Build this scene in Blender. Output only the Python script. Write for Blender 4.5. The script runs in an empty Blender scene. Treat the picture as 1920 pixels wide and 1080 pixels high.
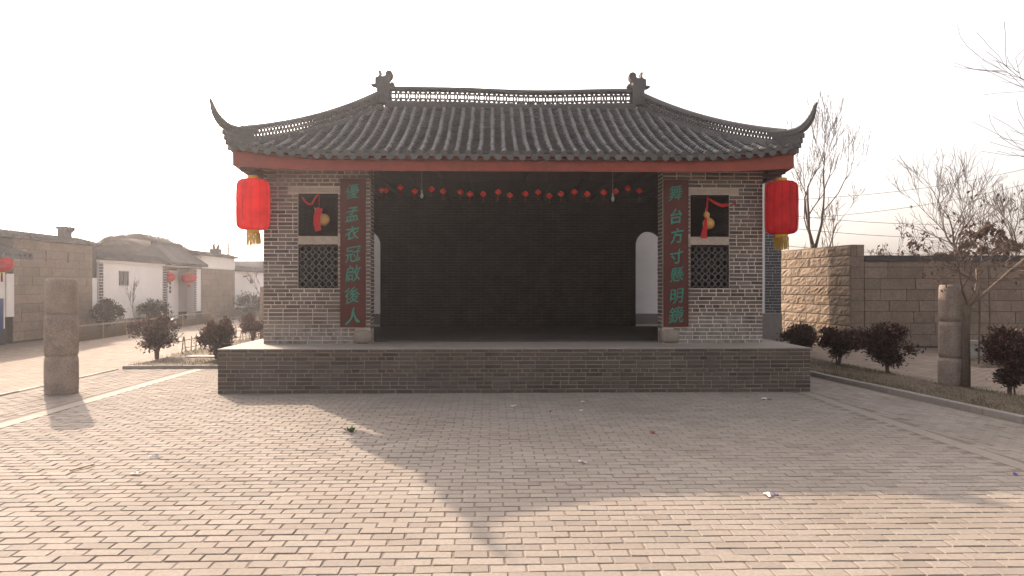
import bpy, math, random
import numpy as np
from mathutils import Vector, Matrix, Euler
R = math.radians
sc = bpy.context.scene
COL = sc.collection

# ------------------------------------------------------------------ camera, sky, sun, exposure
cam_d = bpy.data.cameras.new('camera')
cam_d.sensor_width = 36.0
cam_d.lens = 36.0 * 1387 / 1920
cam_d.clip_start = 0.05
cam_d.clip_end = 2000
cam_d.shift_y = -0.002
cam = bpy.data.objects.new('camera', cam_d)
cam.location = (-0.39, 0.0, 1.6)
cam.rotation_euler = (R(90), 0, R(-1.6))
COL.objects.link(cam)
sc.camera = cam

SUN_DIR = Vector((0.985, -1.585, -1.0)).normalized()          # the way the light travels
SUN_EL = math.asin(-SUN_DIR.z)
SUN_ROT = math.atan2(-SUN_DIR.x, -SUN_DIR.y)
world = bpy.data.worlds.new('World')
sc.world = world
world.use_nodes = True
wn, wl = world.node_tree.nodes, world.node_tree.links
wn.clear()
w_out = wn.new('ShaderNodeOutputWorld')
w_bg = wn.new('ShaderNodeBackground')
w_sky = wn.new('ShaderNodeTexSky')
w_sky.sky_type = 'NISHITA'
w_sky.sun_disc = False
w_sky.sun_elevation = SUN_EL
w_sky.sun_rotation = SUN_ROT
w_sky.air_density = 1.0
w_sky.dust_density = 5.0
w_sky.ozone_density = 1.0
w_hsv = wn.new('ShaderNodeHueSaturation')
w_hsv.inputs['Saturation'].default_value = 0.35
w_bg.inputs['Strength'].default_value = 0.145
wl.new(w_sky.outputs[0], w_hsv.inputs['Color'])
w_tint = wn.new('ShaderNodeMix'); w_tint.data_type = 'RGBA'; w_tint.blend_type = 'MULTIPLY'; w_tint.inputs[0].default_value = 1.0
w_tint.inputs[7].default_value = (1.0, .925, .885, 1)      # dusty winter air
wl.new(w_hsv.outputs[0], w_tint.inputs[6])
wl.new(w_tint.outputs[2], w_bg.inputs['Color'])
wl.new(w_bg.outputs[0], w_out.inputs['Surface'])

sun_d = bpy.data.lights.new('sun', 'SUN')
sun_d.energy = 2.9
sun_d.angle = R(0.6)
sun_d.color = (1.0, 0.80, 0.62)
sun = bpy.data.objects.new('sun', sun_d)
sun.rotation_euler = SUN_DIR.to_track_quat('-Z', 'Y').to_euler()
sun.location = (-20, 40, 30)
COL.objects.link(sun)

sc.view_settings.view_transform = 'Standard'
sc.view_settings.look = 'None'
sc.view_settings.gamma = 1.0
sc.view_settings.use_curve_mapping = False
sc.view_settings.exposure = 1.3
sc.cycles.max_bounces = 6
sc.cycles.volume_bounces = 1
sc.cycles.use_denoising = True

# ------------------------------------------------------------------ mesh helpers
class MB:
    def __init__(s):
        s.v, s.f = [], []
    def add(s, vs, fs):
        n = len(s.v)
        s.v.extend(tuple(p) for p in vs)
        s.f.extend(tuple(i + n for i in f) for f in fs)
        return s
    def box(s, x0, x1, y0, y1, z0, z1):
        return s.add([(x0,y0,z0),(x1,y0,z0),(x1,y1,z0),(x0,y1,z0),(x0,y0,z1),(x1,y0,z1),(x1,y1,z1),(x0,y1,z1)],
                     [(3,2,1,0),(4,5,6,7),(0,1,5,4),(1,2,6,5),(2,3,7,6),(3,0,4,7)])
    def xf(s, vs, fs, m):
        return s.add([m @ Vector(p) for p in vs], fs)
    def tube(s, pts, rad, n=6, cap=True):
        pts = [Vector(p) for p in pts]
        if not hasattr(rad, '__len__'):
            rad = [rad] * len(pts)
        base = len(s.v)
        d0 = (pts[1] - pts[0]).normalized()
        a = d0.orthogonal().normalized()
        for i, p in enumerate(pts):
            if i == 0: d = pts[1] - pts[0]
            elif i == len(pts) - 1: d = pts[-1] - pts[-2]
            else: d = pts[i + 1] - pts[i - 1]
            d.normalize()
            a = (a - d * a.dot(d))
            a = a.normalized() if a.length > 1e-6 else d.orthogonal().normalized()
            b = d.cross(a)
            for k in range(n):
                t = 2 * math.pi * k / n
                s.v.append(tuple(p + (a * math.cos(t) + b * math.sin(t)) * rad[i]))
        for i in range(len(pts) - 1):
            for k in range(n):
                k2 = (k + 1) % n
                s.f.append((base+i*n+k, base+i*n+k2, base+(i+1)*n+k2, base+(i+1)*n+k))
        if cap:
            s.f.append(tuple(base + k for k in reversed(range(n))))
            s.f.append(tuple(base + (len(pts)-1)*n + k for k in range(n)))
        return s
    def lathe(s, prof, c, n=20, wob=0.0, rng=None, axis='z'):
        base = len(s.v)
        ph = [(rng.uniform(0, 6.28), rng.uniform(0, 6.28)) for _ in prof] if rng else None
        w0 = rng.uniform(0, 6.28) if rng else 0
        for i, (r, z) in enumerate(prof):
            for k in range(n):
                t = 2 * math.pi * k / n
                rr = r
                if wob: rr *= 1 + wob * (math.sin(2*t + w0) + 0.6*math.sin(3*t + w0*2) + 0.35*math.sin(5*t + ph[i][0]))
                if axis == 'z': s.v.append((c[0] + rr*math.cos(t), c[1] + rr*math.sin(t), c[2] + z))
                else: s.v.append((c[0] + rr*math.cos(t), c[1] + z, c[2] + rr*math.sin(t)))
        for i in range(len(prof) - 1):
            for k in range(n):
                k2 = (k + 1) % n
                s.f.append((base+i*n+k, base+i*n+k2, base+(i+1)*n+k2, base+(i+1)*n+k))
        s.f.append(tuple(base + k for k in reversed(range(n))))
        s.f.append(tuple(base + (len(prof)-1)*n + k for k in range(n)))
        return s
    def poly_extrude(s, pts, f0, f1):
        """pts: 2-D outline; f0/f1 map a 2-D point to the front and back 3-D point."""
        n = len(pts); b = len(s.v)
        s.v.extend(tuple(f0(p)) for p in pts); s.v.extend(tuple(f1(p)) for p in pts)
        s.f.append(tuple(b + i for i in range(n)))
        s.f.append(tuple(b + n + i for i in reversed(range(n))))
        for i in range(n):
            j = (i + 1) % n
            s.f.append((b+i, b+n+i, b+n+j, b+j))
        return s
    def mesh(s, name, mat=None, smooth=False, off=(0,0,0)):
        me = bpy.data.meshes.new(name)
        v = s.v if off == (0,0,0) else [(p[0]-off[0], p[1]-off[1], p[2]-off[2]) for p in s.v]
        me.from_pydata(v, [], s.f)
        if mat: me.materials.append(mat)
        if smooth: me.polygons.foreach_set('use_smooth', [True]*len(me.polygons))
        me.update()
        return me

def link(o, parent=None):
    COL.objects.link(o)
    if parent is not None:
        o.parent = parent
        o.matrix_parent_inverse = Matrix.Translation(-Vector(parent['_w'])) if '_w' in parent else Matrix()
    return o
def tag(o, label=None, cat=None, group=None, kind=None):
    if label: o['label'] = label
    if cat: o['category'] = cat
    if group: o['group'] = group
    if kind: o['kind'] = kind
    return o
ROOTS = []
def thing(name, loc, label, cat, group=None):
    o = bpy.data.objects.new(name, None)
    o.empty_display_size = 0.1
    o.location = loc
    o['_w'] = tuple(loc)
    ROOTS.append(o)
    link(o)
    return tag(o, label, cat, group)
def part(name, mb, mat, parent, smooth=False, kind=None, label=None):
    o = bpy.data.objects.new(name, mb.mesh(name, mat, smooth))
    link(o, parent)
    return tag(o, label, kind=kind)
def single(name, mb, mat, label=None, cat=None, group=None, kind=None, smooth=False):
    xs = np.array(mb.v); lo, hi = xs.min(0), xs.max(0)
    off = (float((lo[0]+hi[0])/2), float((lo[1]+hi[1])/2), float(lo[2]))
    o = bpy.data.objects.new(name, mb.mesh(name, mat, smooth, off))
    o.location = off
    o['_w'] = off
    ROOTS.append(o)
    link(o)
    return tag(o, label, cat, group, kind)
def inst(name, me, m, parent):
    o = bpy.data.objects.new(name, me)
    link(o, parent)
    o.matrix_basis = m
    return o

# ------------------------------------------------------------------ materials
class NT:
    def __init__(s, name):
        s.m = bpy.data.materials.new(name); s.m.use_nodes = True
        s.t = s.m.node_tree; s.n = s.t.nodes; s.l = s.t.links
        s.bsdf = s.n['Principled BSDF']; s.out = s.n['Material Output']
    def new(s, t, **kw):
        n = s.n.new(t)
        for k, v in kw.items(): setattr(n, k, v)
        return n
    def inp(s, sock, v):
        if hasattr(v, 'is_linked'): s.l.new(v, sock)
        else: sock.default_value = v
    def math(s, op, a, b=0.0, c=None, clamp=False):
        n = s.new('ShaderNodeMath', operation=op, use_clamp=clamp)
        s.inp(n.inputs[0], a); s.inp(n.inputs[1], b)
        if c is not None: s.inp(n.inputs[2], c)
        return n.outputs[0]
    def noise(s, vec, scale, detail=4, rough=0.55, dist=0.0):
        n = s.new('ShaderNodeTexNoise')
        s.l.new(vec, n.inputs['Vector']); n.inputs['Scale'].default_value = scale
        n.inputs['Detail'].default_value = detail; n.inputs['Roughness'].default_value = rough
        n.inputs['Distortion'].default_value = dist
        return n.outputs['Fac']
    def ramp(s, fac, stops, interp='LINEAR'):
        n = s.new('ShaderNodeValToRGB'); s.l.new(fac, n.inputs[0])
        e = n.color_ramp.elements; n.color_ramp.interpolation = interp
        while len(e) < len(stops): e.new(0.5)
        for el, (p, c) in zip(e, stops):
            el.position = p; el.color = (*c, 1) if len(c) == 3 else c
        return n.outputs[0]
    def mix(s, fac, a, b, mode='MIX'):
        n = s.new('ShaderNodeMix', data_type='RGBA', blend_type=mode)
        s.inp(n.inputs[0], fac)
        for sock, v in ((n.inputs[6], a), (n.inputs[7], b)):
            if hasattr(v, 'is_linked'): s.l.new(v, sock)
            else: sock.default_value = (*v, 1) if len(v) == 3 else v
        return n.outputs[2]
    def maprange(s, v, a, b, c, d):
        n = s.new('ShaderNodeMapRange'); s.inp(n.inputs[0], v)
        for i, x in enumerate((a, b, c, d)): n.inputs[i+1].default_value = x
        return n.outputs[0]
    def bump(s, h, strength, dist=0.01):
        n = s.new('ShaderNodeBump'); n.inputs['Strength'].default_value = strength
        n.inputs['Distance'].default_value = dist; s.l.new(h, n.inputs['Height'])
        s.l.new(n.outputs[0], s.bsdf.inputs['Normal'])

def pos(nt): return nt.new('ShaderNodeNewGeometry').outputs['Position']
def rnd(nt):
    oi = nt.new('ShaderNodeObjectInfo').outputs['Random']
    ge = nt.new('ShaderNodeNewGeometry').outputs['Random Per Island']
    return nt.math('FRACT', nt.math('MULTIPLY_ADD', oi, 7.31, ge))
def piece_mat(name, cols, rough=0.85, fine=30, fine_amt=0.25, big=0.8, big_col=None, big_amt=0.0, bump=0.3, bdist=0.004, spec=0.3, stain=None):
    """Colour per piece from a ramp, grain and blotches from noise in world space."""
    nt = NT(name); p = pos(nt)
    c = nt.ramp(rnd(nt), [(i/(len(cols)-1), k) for i, k in enumerate(cols)])
    f = nt.noise(p, fine, 6, 0.65)
    g = nt.maprange(f, 0.25, 0.75, 1-fine_amt, 1+fine_amt)
    c = nt.mix(1.0, c, g, 'MULTIPLY')
    if big_amt:
        b = nt.ramp(nt.noise(p, big, 5, 0.6, 0.4), [(0.42, (0,0,0)), (0.68, (1,1,1))])
        c = nt.mix(nt.math('MULTIPLY', b, big_amt), c, big_col)
    if stain:   # (z0, z1, colour, amount): a crust with a ragged edge between two heights
        z0, z1, sc_, am = stain
        z = nt.new('ShaderNodeSeparateXYZ'); nt.l.new(p, z.inputs[0])
        zz = nt.math('ADD', z.outputs[2], nt.math('MULTIPLY', nt.math('SUBTRACT', nt.noise(p, 2.2, 5), 0.5), 0.9))
        k = nt.maprange(zz, z0, z1, 1.0, 0.0)
        k = nt.math('MULTIPLY', nt.math('MULTIPLY', k, nt.maprange(nt.noise(p, 9, 4), 0.35, 0.6, 0.2, 1.0)), am, clamp=True)
        c = nt.mix(k, c, sc_)
    nt.l.new(c, nt.bsdf.inputs['Base Color'])
    nt.bsdf.inputs['Roughness'].default_value = rough
    nt.bsdf.inputs['Specular IOR Level'].default_value = spec
    if bump: nt.bump(f, bump, bdist)
    return nt.m
def flat_mat(name, col, rough=0.8, fine=12, amt=0.15, bump=0.15, spec=0.3, metal=0.0, bdist=0.004, big=1.2, big_col=None, big_amt=0.0):
    m = piece_mat(name, [col, col], rough, fine, amt, big, big_col, big_amt, bump, bdist, spec)
    m.node_tree.nodes['Principled BSDF'].inputs['Metallic'].default_value = metal
    return m
def brick_mat(name, c1, c2, mortar, bw, bh, ms, axes, rough=0.9, bump=0.6):
    nt = NT(name); p = pos(nt)
    s = nt.new('ShaderNodeSeparateXYZ'); nt.l.new(p, s.inputs[0])
    cb = nt.new('ShaderNodeCombineXYZ')
    nt.l.new(s.outputs[axes[0]], cb.inputs[0]); nt.l.new(s.outputs[axes[1]], cb.inputs[1])
    b = nt.new('ShaderNodeTexBrick'); nt.l.new(cb.outputs[0], b.inputs['Vector'])
    b.inputs['Color1'].default_value = (*c1, 1); b.inputs['Color2'].default_value = (*c2, 1); b.inputs['Mortar'].default_value = (*mortar, 1)
    b.inputs['Scale'].default_value = 1.0; b.inputs['Brick Width'].default_value = bw; b.inputs['Row Height'].default_value = bh
    b.inputs['Mortar Size'].default_value = ms; b.inputs['Mortar Smooth'].default_value = 0.2
    g = nt.maprange(nt.noise(p, 3, 6, 0.65), 0.3, 0.7, 0.75, 1.25)
    c = nt.mix(1.0, b.outputs['Color'], g, 'MULTIPLY')
    nt.l.new(c, nt.bsdf.inputs['Base Color']); nt.bsdf.inputs['Roughness'].default_value = rough
    nt.bsdf.inputs['Specular IOR Level'].default_value = 0.2
    nt.bump(nt.math('SUBTRACT', 1.0, b.outputs['Fac']), bump, 0.006)
    return nt.m
def leaf_mat(name, cols, trans=0.35, rough=0.5):
    nt = NT(name)
    c = nt.ramp(rnd(nt), [(i/(len(cols)-1), k) for i, k in enumerate(cols)])
    nt.l.new(c, nt.bsdf.inputs['Base Color']); nt.bsdf.inputs['Roughness'].default_value = rough
    tr = nt.new('ShaderNodeBsdfTranslucent'); nt.l.new(c, tr.inputs[0])
    mx = nt.new('ShaderNodeMixShader'); mx.inputs[0].default_value = trans
    nt.l.new(nt.bsdf.outputs[0], mx.inputs[1]); nt.l.new(tr.outputs[0], mx.inputs[2])
    nt.l.new(mx.outputs[0], nt.out.inputs[0])
    return nt.m

M = {}
M['paver'] = piece_mat('paver', [(.262,.225,.193),(.285,.245,.21),(.31,.268,.228),(.325,.282,.24),(.335,.29,.25),(.30,.26,.225),(.32,.275,.235),(.295,.255,.215)], .92, 38, .2, .6, (.215,.185,.155), .5, .4, .002, .12)
M['bed'] = flat_mat('sand_joint', (.195,.155,.125), .95, 60, .3, .4)
M['strip'] = flat_mat('concrete_strip', (.29,.25,.21), .85, 20, .15, .2, big_col=(.26,.22,.18), big_amt=.4)
M['kerb'] = piece_mat('kerb_stone', [(.26,.235,.21),(.33,.29,.26)], .85, 30, .2, 2, (.17,.15,.13), .4)
M['soil'] = flat_mat('dry_soil', (.14,.105,.075), .95, 9, .35, .6, bdist=.02)
M['ground'] = flat_mat('trodden_earth', (.22,.175,.135), .95, 4, .25, .4, bdist=.02)
M['road'] = brick_mat('paved_road', (.30,.235,.18), (.26,.205,.16), (.14,.11,.085), .21, .11, .012, (1,0))
M['grass'] = leaf_mat('winter_grass', [(.12,.10,.045),(.07,.08,.03),(.15,.125,.06),(.05,.065,.022)], .3, .8)
M['brick'] = piece_mat('grey_brick', [(.10,.08,.071),(.14,.112,.10),(.17,.138,.12),(.115,.094,.086),(.06,.05,.048),(.15,.12,.105)], .92, 40, .3, 1.6, (.20,.175,.155), .45, .5, .004, .2, stain=(.85,1.15,(.30,.27,.245),.75))
M['mortar'] = flat_mat('lime_mortar', (.55,.475,.405), .95, 25, .2, .4, big_col=(.26,.22,.18), big_amt=.5)
M['pbrick'] = piece_mat('platform_brick', [(.055,.044,.038),(.092,.074,.062),(.12,.095,.08),(.07,.056,.049),(.105,.082,.068)], .92, 40, .3, 1.1, (.13,.115,.10), .45, .5, .004, .2)
M['pmortar'] = flat_mat('platform_mortar', (.27,.22,.18), .95, 25, .25, .4, big_col=(.13,.11,.095), big_amt=.6)
M['slab'] = flat_mat('platform_screed', (.34,.295,.25), .85, 14, .18, .25, big_col=(.22,.19,.165), big_amt=.5)
M['inner'] = brick_mat('shade_dark_inner_brick', (.032,.026,.023), (.042,.033,.029), (.055,.044,.037), .25, .0635, .011, (0,2))  # same brick as outside, the interior's shade put into its colour
M['inner_side'] = brick_mat('shade_dark_side_brick', (.032,.026,.023), (.042,.033,.029), (.055,.044,.037), .25, .0635, .011, (1,2))  # likewise shade-darkened, for side walls and window reveals
M['inner_floor'] = flat_mat('shade_dark_brick_floor', (.075,.062,.053), .92, 14, .25, .3, big_col=(.11,.092,.08), big_amt=.5)  # floor sheet inside the stage, shade put into its dark colour
M['stone_lintel'] = flat_mat('lime_render', (.36,.305,.25), .95, 18, .2, .4)
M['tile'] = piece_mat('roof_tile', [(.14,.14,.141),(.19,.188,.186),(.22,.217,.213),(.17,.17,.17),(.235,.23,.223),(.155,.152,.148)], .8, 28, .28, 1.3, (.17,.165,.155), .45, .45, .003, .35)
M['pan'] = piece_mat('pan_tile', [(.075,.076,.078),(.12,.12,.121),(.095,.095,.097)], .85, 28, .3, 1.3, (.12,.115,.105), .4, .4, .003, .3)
M['ridge'] = flat_mat('ridge_tile', (.095,.092,.092), .85, 20, .25, .4, big_col=(.14,.135,.13), big_amt=.4)
M['fascia'] = piece_mat('red_paint', [(.24,.04,.02),(.24,.04,.02)], .6, 6, .25, 1.5, (.15,.035,.022), .5, .25, .003, .4)
M['soffit'] = flat_mat('dark_timber', (.07,.045,.035), .85, 10, .25, .2)
M['board'] = flat_mat('maroon_board', (.085,.018,.014), .65, 12, .2, .2, big_col=(.06,.016,.013), big_amt=.5)
M['glyph'] = flat_mat('green_paint', (.035,.225,.165), .6, 40, .2, .1)
M['granite'] = piece_mat('granite', [(.25,.20,.165),(.30,.24,.20),(.275,.225,.19)], .9, 55, .45, 5, (.12,.095,.08), .5, .5, .005, .2)
M['pale_stone'] = flat_mat('worn_limestone', (.27,.225,.185), .9, 20, .25, .7, bdist=.01, big=4, big_col=(.16,.13,.11), big_amt=.5)
M['block'] = piece_mat('sandstone_block', [(.26,.195,.14),(.32,.245,.18),(.25,.195,.145),(.34,.265,.195),(.29,.215,.155)], .92, 16, .3, 3, (.21,.16,.12), .4, .55, .016, .2)
M['greyblock'] = piece_mat('smooth_block', [(.19,.145,.11),(.25,.19,.142),(.21,.16,.123),(.265,.205,.155),(.23,.172,.13)], .92, 14, .28, 1.4, (.14,.11,.09), .55, .5, .008, .2)
M['joint'] = flat_mat('dark_joint', (.085,.065,.052), .95, 20, .2, .2)
M['white'] = flat_mat('whitewash', (.74,.71,.69), .9, 5, .06, .1, big=.6, big_col=(.60,.56,.53), big_amt=.4)
M['dado'] = flat_mat('grey_render', (.20,.18,.165), .92, 8, .15, .2, big_col=(.15,.135,.12), big_amt=.4)
M['darkbrick'] = piece_mat('slate_brick', [(.05,.052,.058),(.075,.076,.082),(.065,.062,.066)], .85, 30, .2, bump=.2)
M['palejoint'] = flat_mat('pale_joint', (.42,.40,.385), .9, 20, .1, .1)
M['coping'] = piece_mat('coping_tile', [(.055,.05,.048),(.085,.078,.074),(.07,.064,.06)], .85, 12, .3, bump=.5, bdist=.01)
M['thatch'] = piece_mat('straw', [(.08,.062,.046),(.11,.085,.062),(.065,.05,.039),(.13,.10,.072)], .9, 20, .3, bump=.2)
M['glass'] = flat_mat('dark_window', (.05,.055,.06), .25, 3, .1, .02, spec=.5)
M['redlac'] = flat_mat('red_lacquer', (.14,.03,.022), .5, 6, .25, .1)
M['redpaper'] = flat_mat('red_paper', (.5,.03,.02), .7)
M['fadedred'] = flat_mat('faded_red_paper', (.34,.10,.09), .8)
M['bluep'] = flat_mat('blue_paint', (.03,.05,.16), .6)
M['bark'] = flat_mat('bark', (.11,.08,.062), .92, 25, .35, .7, bdist=.01)
M['palebark'] = flat_mat('pale_bark', (.20,.145,.11), .92, 25, .35, .5, bdist=.006)
M['twig'] = flat_mat('twig', (.13,.095,.08), .92, 25, .25, 0)
M['photinia'] = leaf_mat('red_leaf', [(.045,.018,.014),(.075,.022,.016),(.035,.03,.016),(.05,.02,.014),(.11,.03,.02)], .3, .4)
M['evergreen'] = leaf_mat('dark_evergreen_leaf', [(.025,.03,.018),(.04,.042,.024),(.03,.026,.018)], .25, .5)
M['dryleaf'] = leaf_mat('dry_leaf', [(.09,.05,.03),(.06,.035,.025),(.13,.07,.04),(.045,.03,.022)], .3, .8)
M['straw'] = leaf_mat('dry_hedge_stem', [(.19,.14,.085),(.14,.10,.06),(.23,.17,.105)], .2, .9)
M['bamboo'] = flat_mat('bamboo', (.30,.23,.14), .7, 15, .2, .1)
M['yellow'] = flat_mat('gold_paper', (.62,.40,.03), .55, 20, .15, .1)
M['wire'] = flat_mat('black_wire', (.03,.03,.03), .6, bump=0)
M['palewire'] = flat_mat('pale_cord', (.28,.26,.24), .6, bump=0)
M['paper'] = flat_mat('white_paper', (.58,.57,.57), .8, bump=.1)
M['violet'] = flat_mat('violet_foil', (.10,.08,.30), .4, bump=.1)
M['green'] = leaf_mat('green_leaf', [(.05,.11,.02),(.03,.07,.015)], .3, .5)
M['bulb'] = flat_mat('frosted_bulb', (.4,.4,.4), .2, bump=0, spec=.5)
def cloth_mat(name, col, trans, stripes=0):
    nt = NT(name); p = pos(nt)
    g = nt.maprange(nt.noise(p, 5, 4), .3, .7, .82, 1.16)
    c = nt.mix(1.0, col, g, 'MULTIPLY')
    nt.l.new(c, nt.bsdf.inputs['Base Color']); nt.bsdf.inputs['Roughness'].default_value = .75
    nt.bsdf.inputs['Specular IOR Level'].default_value = .2
    tr = nt.new('ShaderNodeBsdfTranslucent'); nt.l.new(c, tr.inputs[0])
    mx = nt.new('ShaderNodeMixShader'); mx.inputs[0].default_value = trans
    nt.l.new(nt.bsdf.outputs[0], mx.inputs[1]); nt.l.new(tr.outputs[0], mx.inputs[2]); nt.l.new(mx.outputs[0], nt.out.inputs[0])
    return nt.m
M['lantern'] = cloth_mat('lantern_silk', (.78,.042,.052), .65)
M['smallsilk'] = cloth_mat('small_lantern_silk', (.85,.045,.05), .25)
M['ribbon'] = cloth_mat('red_ribbon', (.55,.02,.025), .3)
M['fringe'] = cloth_mat('gold_fringe', (.55,.36,.07), .45)
def gourd_mat():
    return piece_mat('gourd_skin', [(.50,.27,.08),(.55,.31,.10)], .45, 14, .2, 4, (.38,.18,.05), .4, .1, .003, .4)
M['gourd'] = gourd_mat()

# ------------------------------------------------------------------ ground, roads, plaza
b = MB(); b.add([(-160,-160,-.06),(160,-160,-.06),(160,160,-.06),(-160,160,-.06)], [(0,1,2,3)])
single('ground', b, M['ground'], kind='structure')
b = MB(); b.add([(-12.6,-20,-.04),(-7.62,-20,-.04),(-7.75,70,-.04),(-13.0,70,-.04)], [(0,1,2,3)])
single('village_road', b, M['road'], kind='structure')
b = MB(); b.add([(6.9,5.5,-.045),(30,5.5,-.045),(30,19.3,-.045),(8.9,19.3,-.045),(8.6,40,-.045),(4.7,40,-.045),(4.7,18,-.045),(6.4,16.5,-.045),(6.8,11.6,-.045)],
                [(0,1,2,3,4,5,6,7,8)])
single('paved_lane', b, M['road'], kind='structure')

CURB = lambda y: 5.35 + (13.05 - y) * 0.115          # x of the kerb line on the bed side of the plaza
b = MB(); b.add([(-7.55,-6,-.0055),(CURB(-6),-6,-.0055),(CURB(16),16,-.0055),(-7.55,16,-.0055)], [(0,1,2,3)])
plaza = single('plaza', b, M['bed'], kind='structure')

def cham(l, w, h, c, rng=None, j=0.0):
    """A slab piece: top face chamfered, no underside. Centre of the top at the origin."""
    q = lambda: rng.uniform(-j, j) if rng else 0
    x, y = l/2, w/2
    o = [(-x+q(),-y+q()),(x+q(),-y+q()),(x+q(),y+q()),(-x+q(),y+q())]
    v = [(a, d, -h) for a, d in o] + [(a, d, -c) for a, d in o] + [(a-math.copysign(c,a), d-math.copysign(c,d), 0) for a, d in o]
    f = [(0,1,5,4),(1,2,6,5),(2,3,7,6),(3,0,4,7),(4,5,9,8),(5,6,10,9),(6,7,11,10),(7,4,8,11),(8,9,10,11)]
    return v, f
rng = random.Random(4)
PV = []
for i in range(5):
    m = MB(); v, f = cham(.2, .1, .03, .0035, rng, .0025); m.add(v, f); PV.append(m.mesh('paver', M['paver']))
spots = []
PX, PY = .2105, .1115
row = 0; y = 2.4
while y < 14.5:
    x = -5.88 + (0 if row % 2 else PX/2) + rng.uniform(-.01, .01)
    while x < 4.19:
        ok = y < 11.0 or x < -4.55
        if y > 14.38: ok = False
        if ok: spots.append((x + rng.uniform(-.002,.002), y + rng.uniform(-.0025,.0025) + .012*math.sin(x*.7+1), rng.gauss(0, .0012) , rng.gauss(0, .007), rng.gauss(0,.006), rng.gauss(0,.006)))
        x += PX
    row += 1; y += PY
def seen(s):
    d = s[1]; return d > 4.0 and abs(s[0] + .39 - .028*d) < .70*d
near = sorted([s for s in spots if seen(s)], key=lambda s: s[1])[:300]
ns = set(near)
for i, s in enumerate(near):
    inst('paver', PV[i % 5], Matrix.Translation((s[0], s[1], s[2])) @ Euler((s[4], s[5], s[3])).to_matrix().to_4x4(), plaza)
b = MB()
for s in spots:
    if s in ns: continue
    v, f = cham(.2, .1, .03, .0035, rng, .0025)
    b.xf(v, f, Matrix.Translation((s[0], s[1], s[2])) @ Euler((s[4], s[5], s[3])).to_matrix().to_4x4())
for (x0, x1, y0, y1, fx0, fx1, ang, px, py) in ((-7.5, -6.12, 3, 14.4, None, None, R(90), PX, PY), (4.42, 7.2, 2.6, 16, None, CURB, R(96.5), .2105, .1115)):
    # side bands: pavers laid the other way
    cx, cy = (x0+x1)/2, (y0+y1)/2
    rm = Matrix.Rotation(ang, 4, 'Z')
    for r_ in range(-80, 81):
        for c_ in range(-90, 91):
            p = rm @ Vector((c_*px + (px/2 if r_ % 2 else 0), r_*py, 0)) + Vector((cx, cy, 0))
            hi = (fx1(p.y) - .08) if fx1 else x1
            if not (x0+.05 < p.x < hi-.05 and y0 < p.y < y1): continue
            v, f = cham(px-.011, py-.011, .03, .0035, rng, .003)
            b.xf(v, f, Matrix.Translation((p.x, p.y, rng.gauss(-.001,.0015))) @ Euler((rng.gauss(0,.008), rng.gauss(0,.008), ang + rng.gauss(0,.01))).to_matrix().to_4x4())
part('paver_field', b, M['paver'], plaza, kind='stuff')
b = MB()
yy = 2.4
while yy < 14.4:
    n = min(yy + rng.uniform(.9,1.1), 14.4); b.box(-6.10, -5.90, yy+.004, n-.004, -.03, .001 + rng.uniform(0,.002)); yy = n
part('border_strip', b, M['strip'], plaza)
b = MB(); yy = 2.4
while yy < 11.0:
    n = min(yy + rng.uniform(.9,1.1), 11.0); b.box(4.22, 4.40, yy+.004, n-.004, -.03, .001 + rng.uniform(0,.002)); yy = n
part('border_strip', b, M['strip'], plaza)

# kerbs
def kerb(name, pts, w, z, label):
    k = thing(name, (*pts[0], 0), label, 'kerb')
    for (a, c) in zip(pts, pts[1:]):
        a, c = Vector((*a, 0)), Vector((*c, 0)); L = (c-a).length; d = (c-a)/L; n = max(1, round(L/.6))
        an = math.atan2(d.y, d.x)
        for i in range(n):
            m = MB(); v, f = cham(L/n-.008, w, .12+z, .01, rng, .003); m.add(v, f)
            ctr = a + d*(i+.5)*L/n
            o = part('kerb_stone', m, M['kerb'], k)
            o.matrix_basis = Matrix.Translation((ctr.x, ctr.y, z + rng.uniform(-.004,.004))) @ Matrix.Rotation(an, 4, 'Z')
    return k
kerb('kerb', [(CURB(17)-.02, 17), (CURB(3), 3)], .10, .075, 'low concrete kerb between the plaza and the strip with the bushes')
kerb('kerb', [(-7.5, 14.5), (-4.75, 14.62)], .10, .06, 'short concrete kerb in front of the grass bed beside the platform')
kerb('kerb', [(-7.56, 3), (-7.58, 14.4)], .09, .012, 'flush kerb line between the plaza and the village road')

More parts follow.
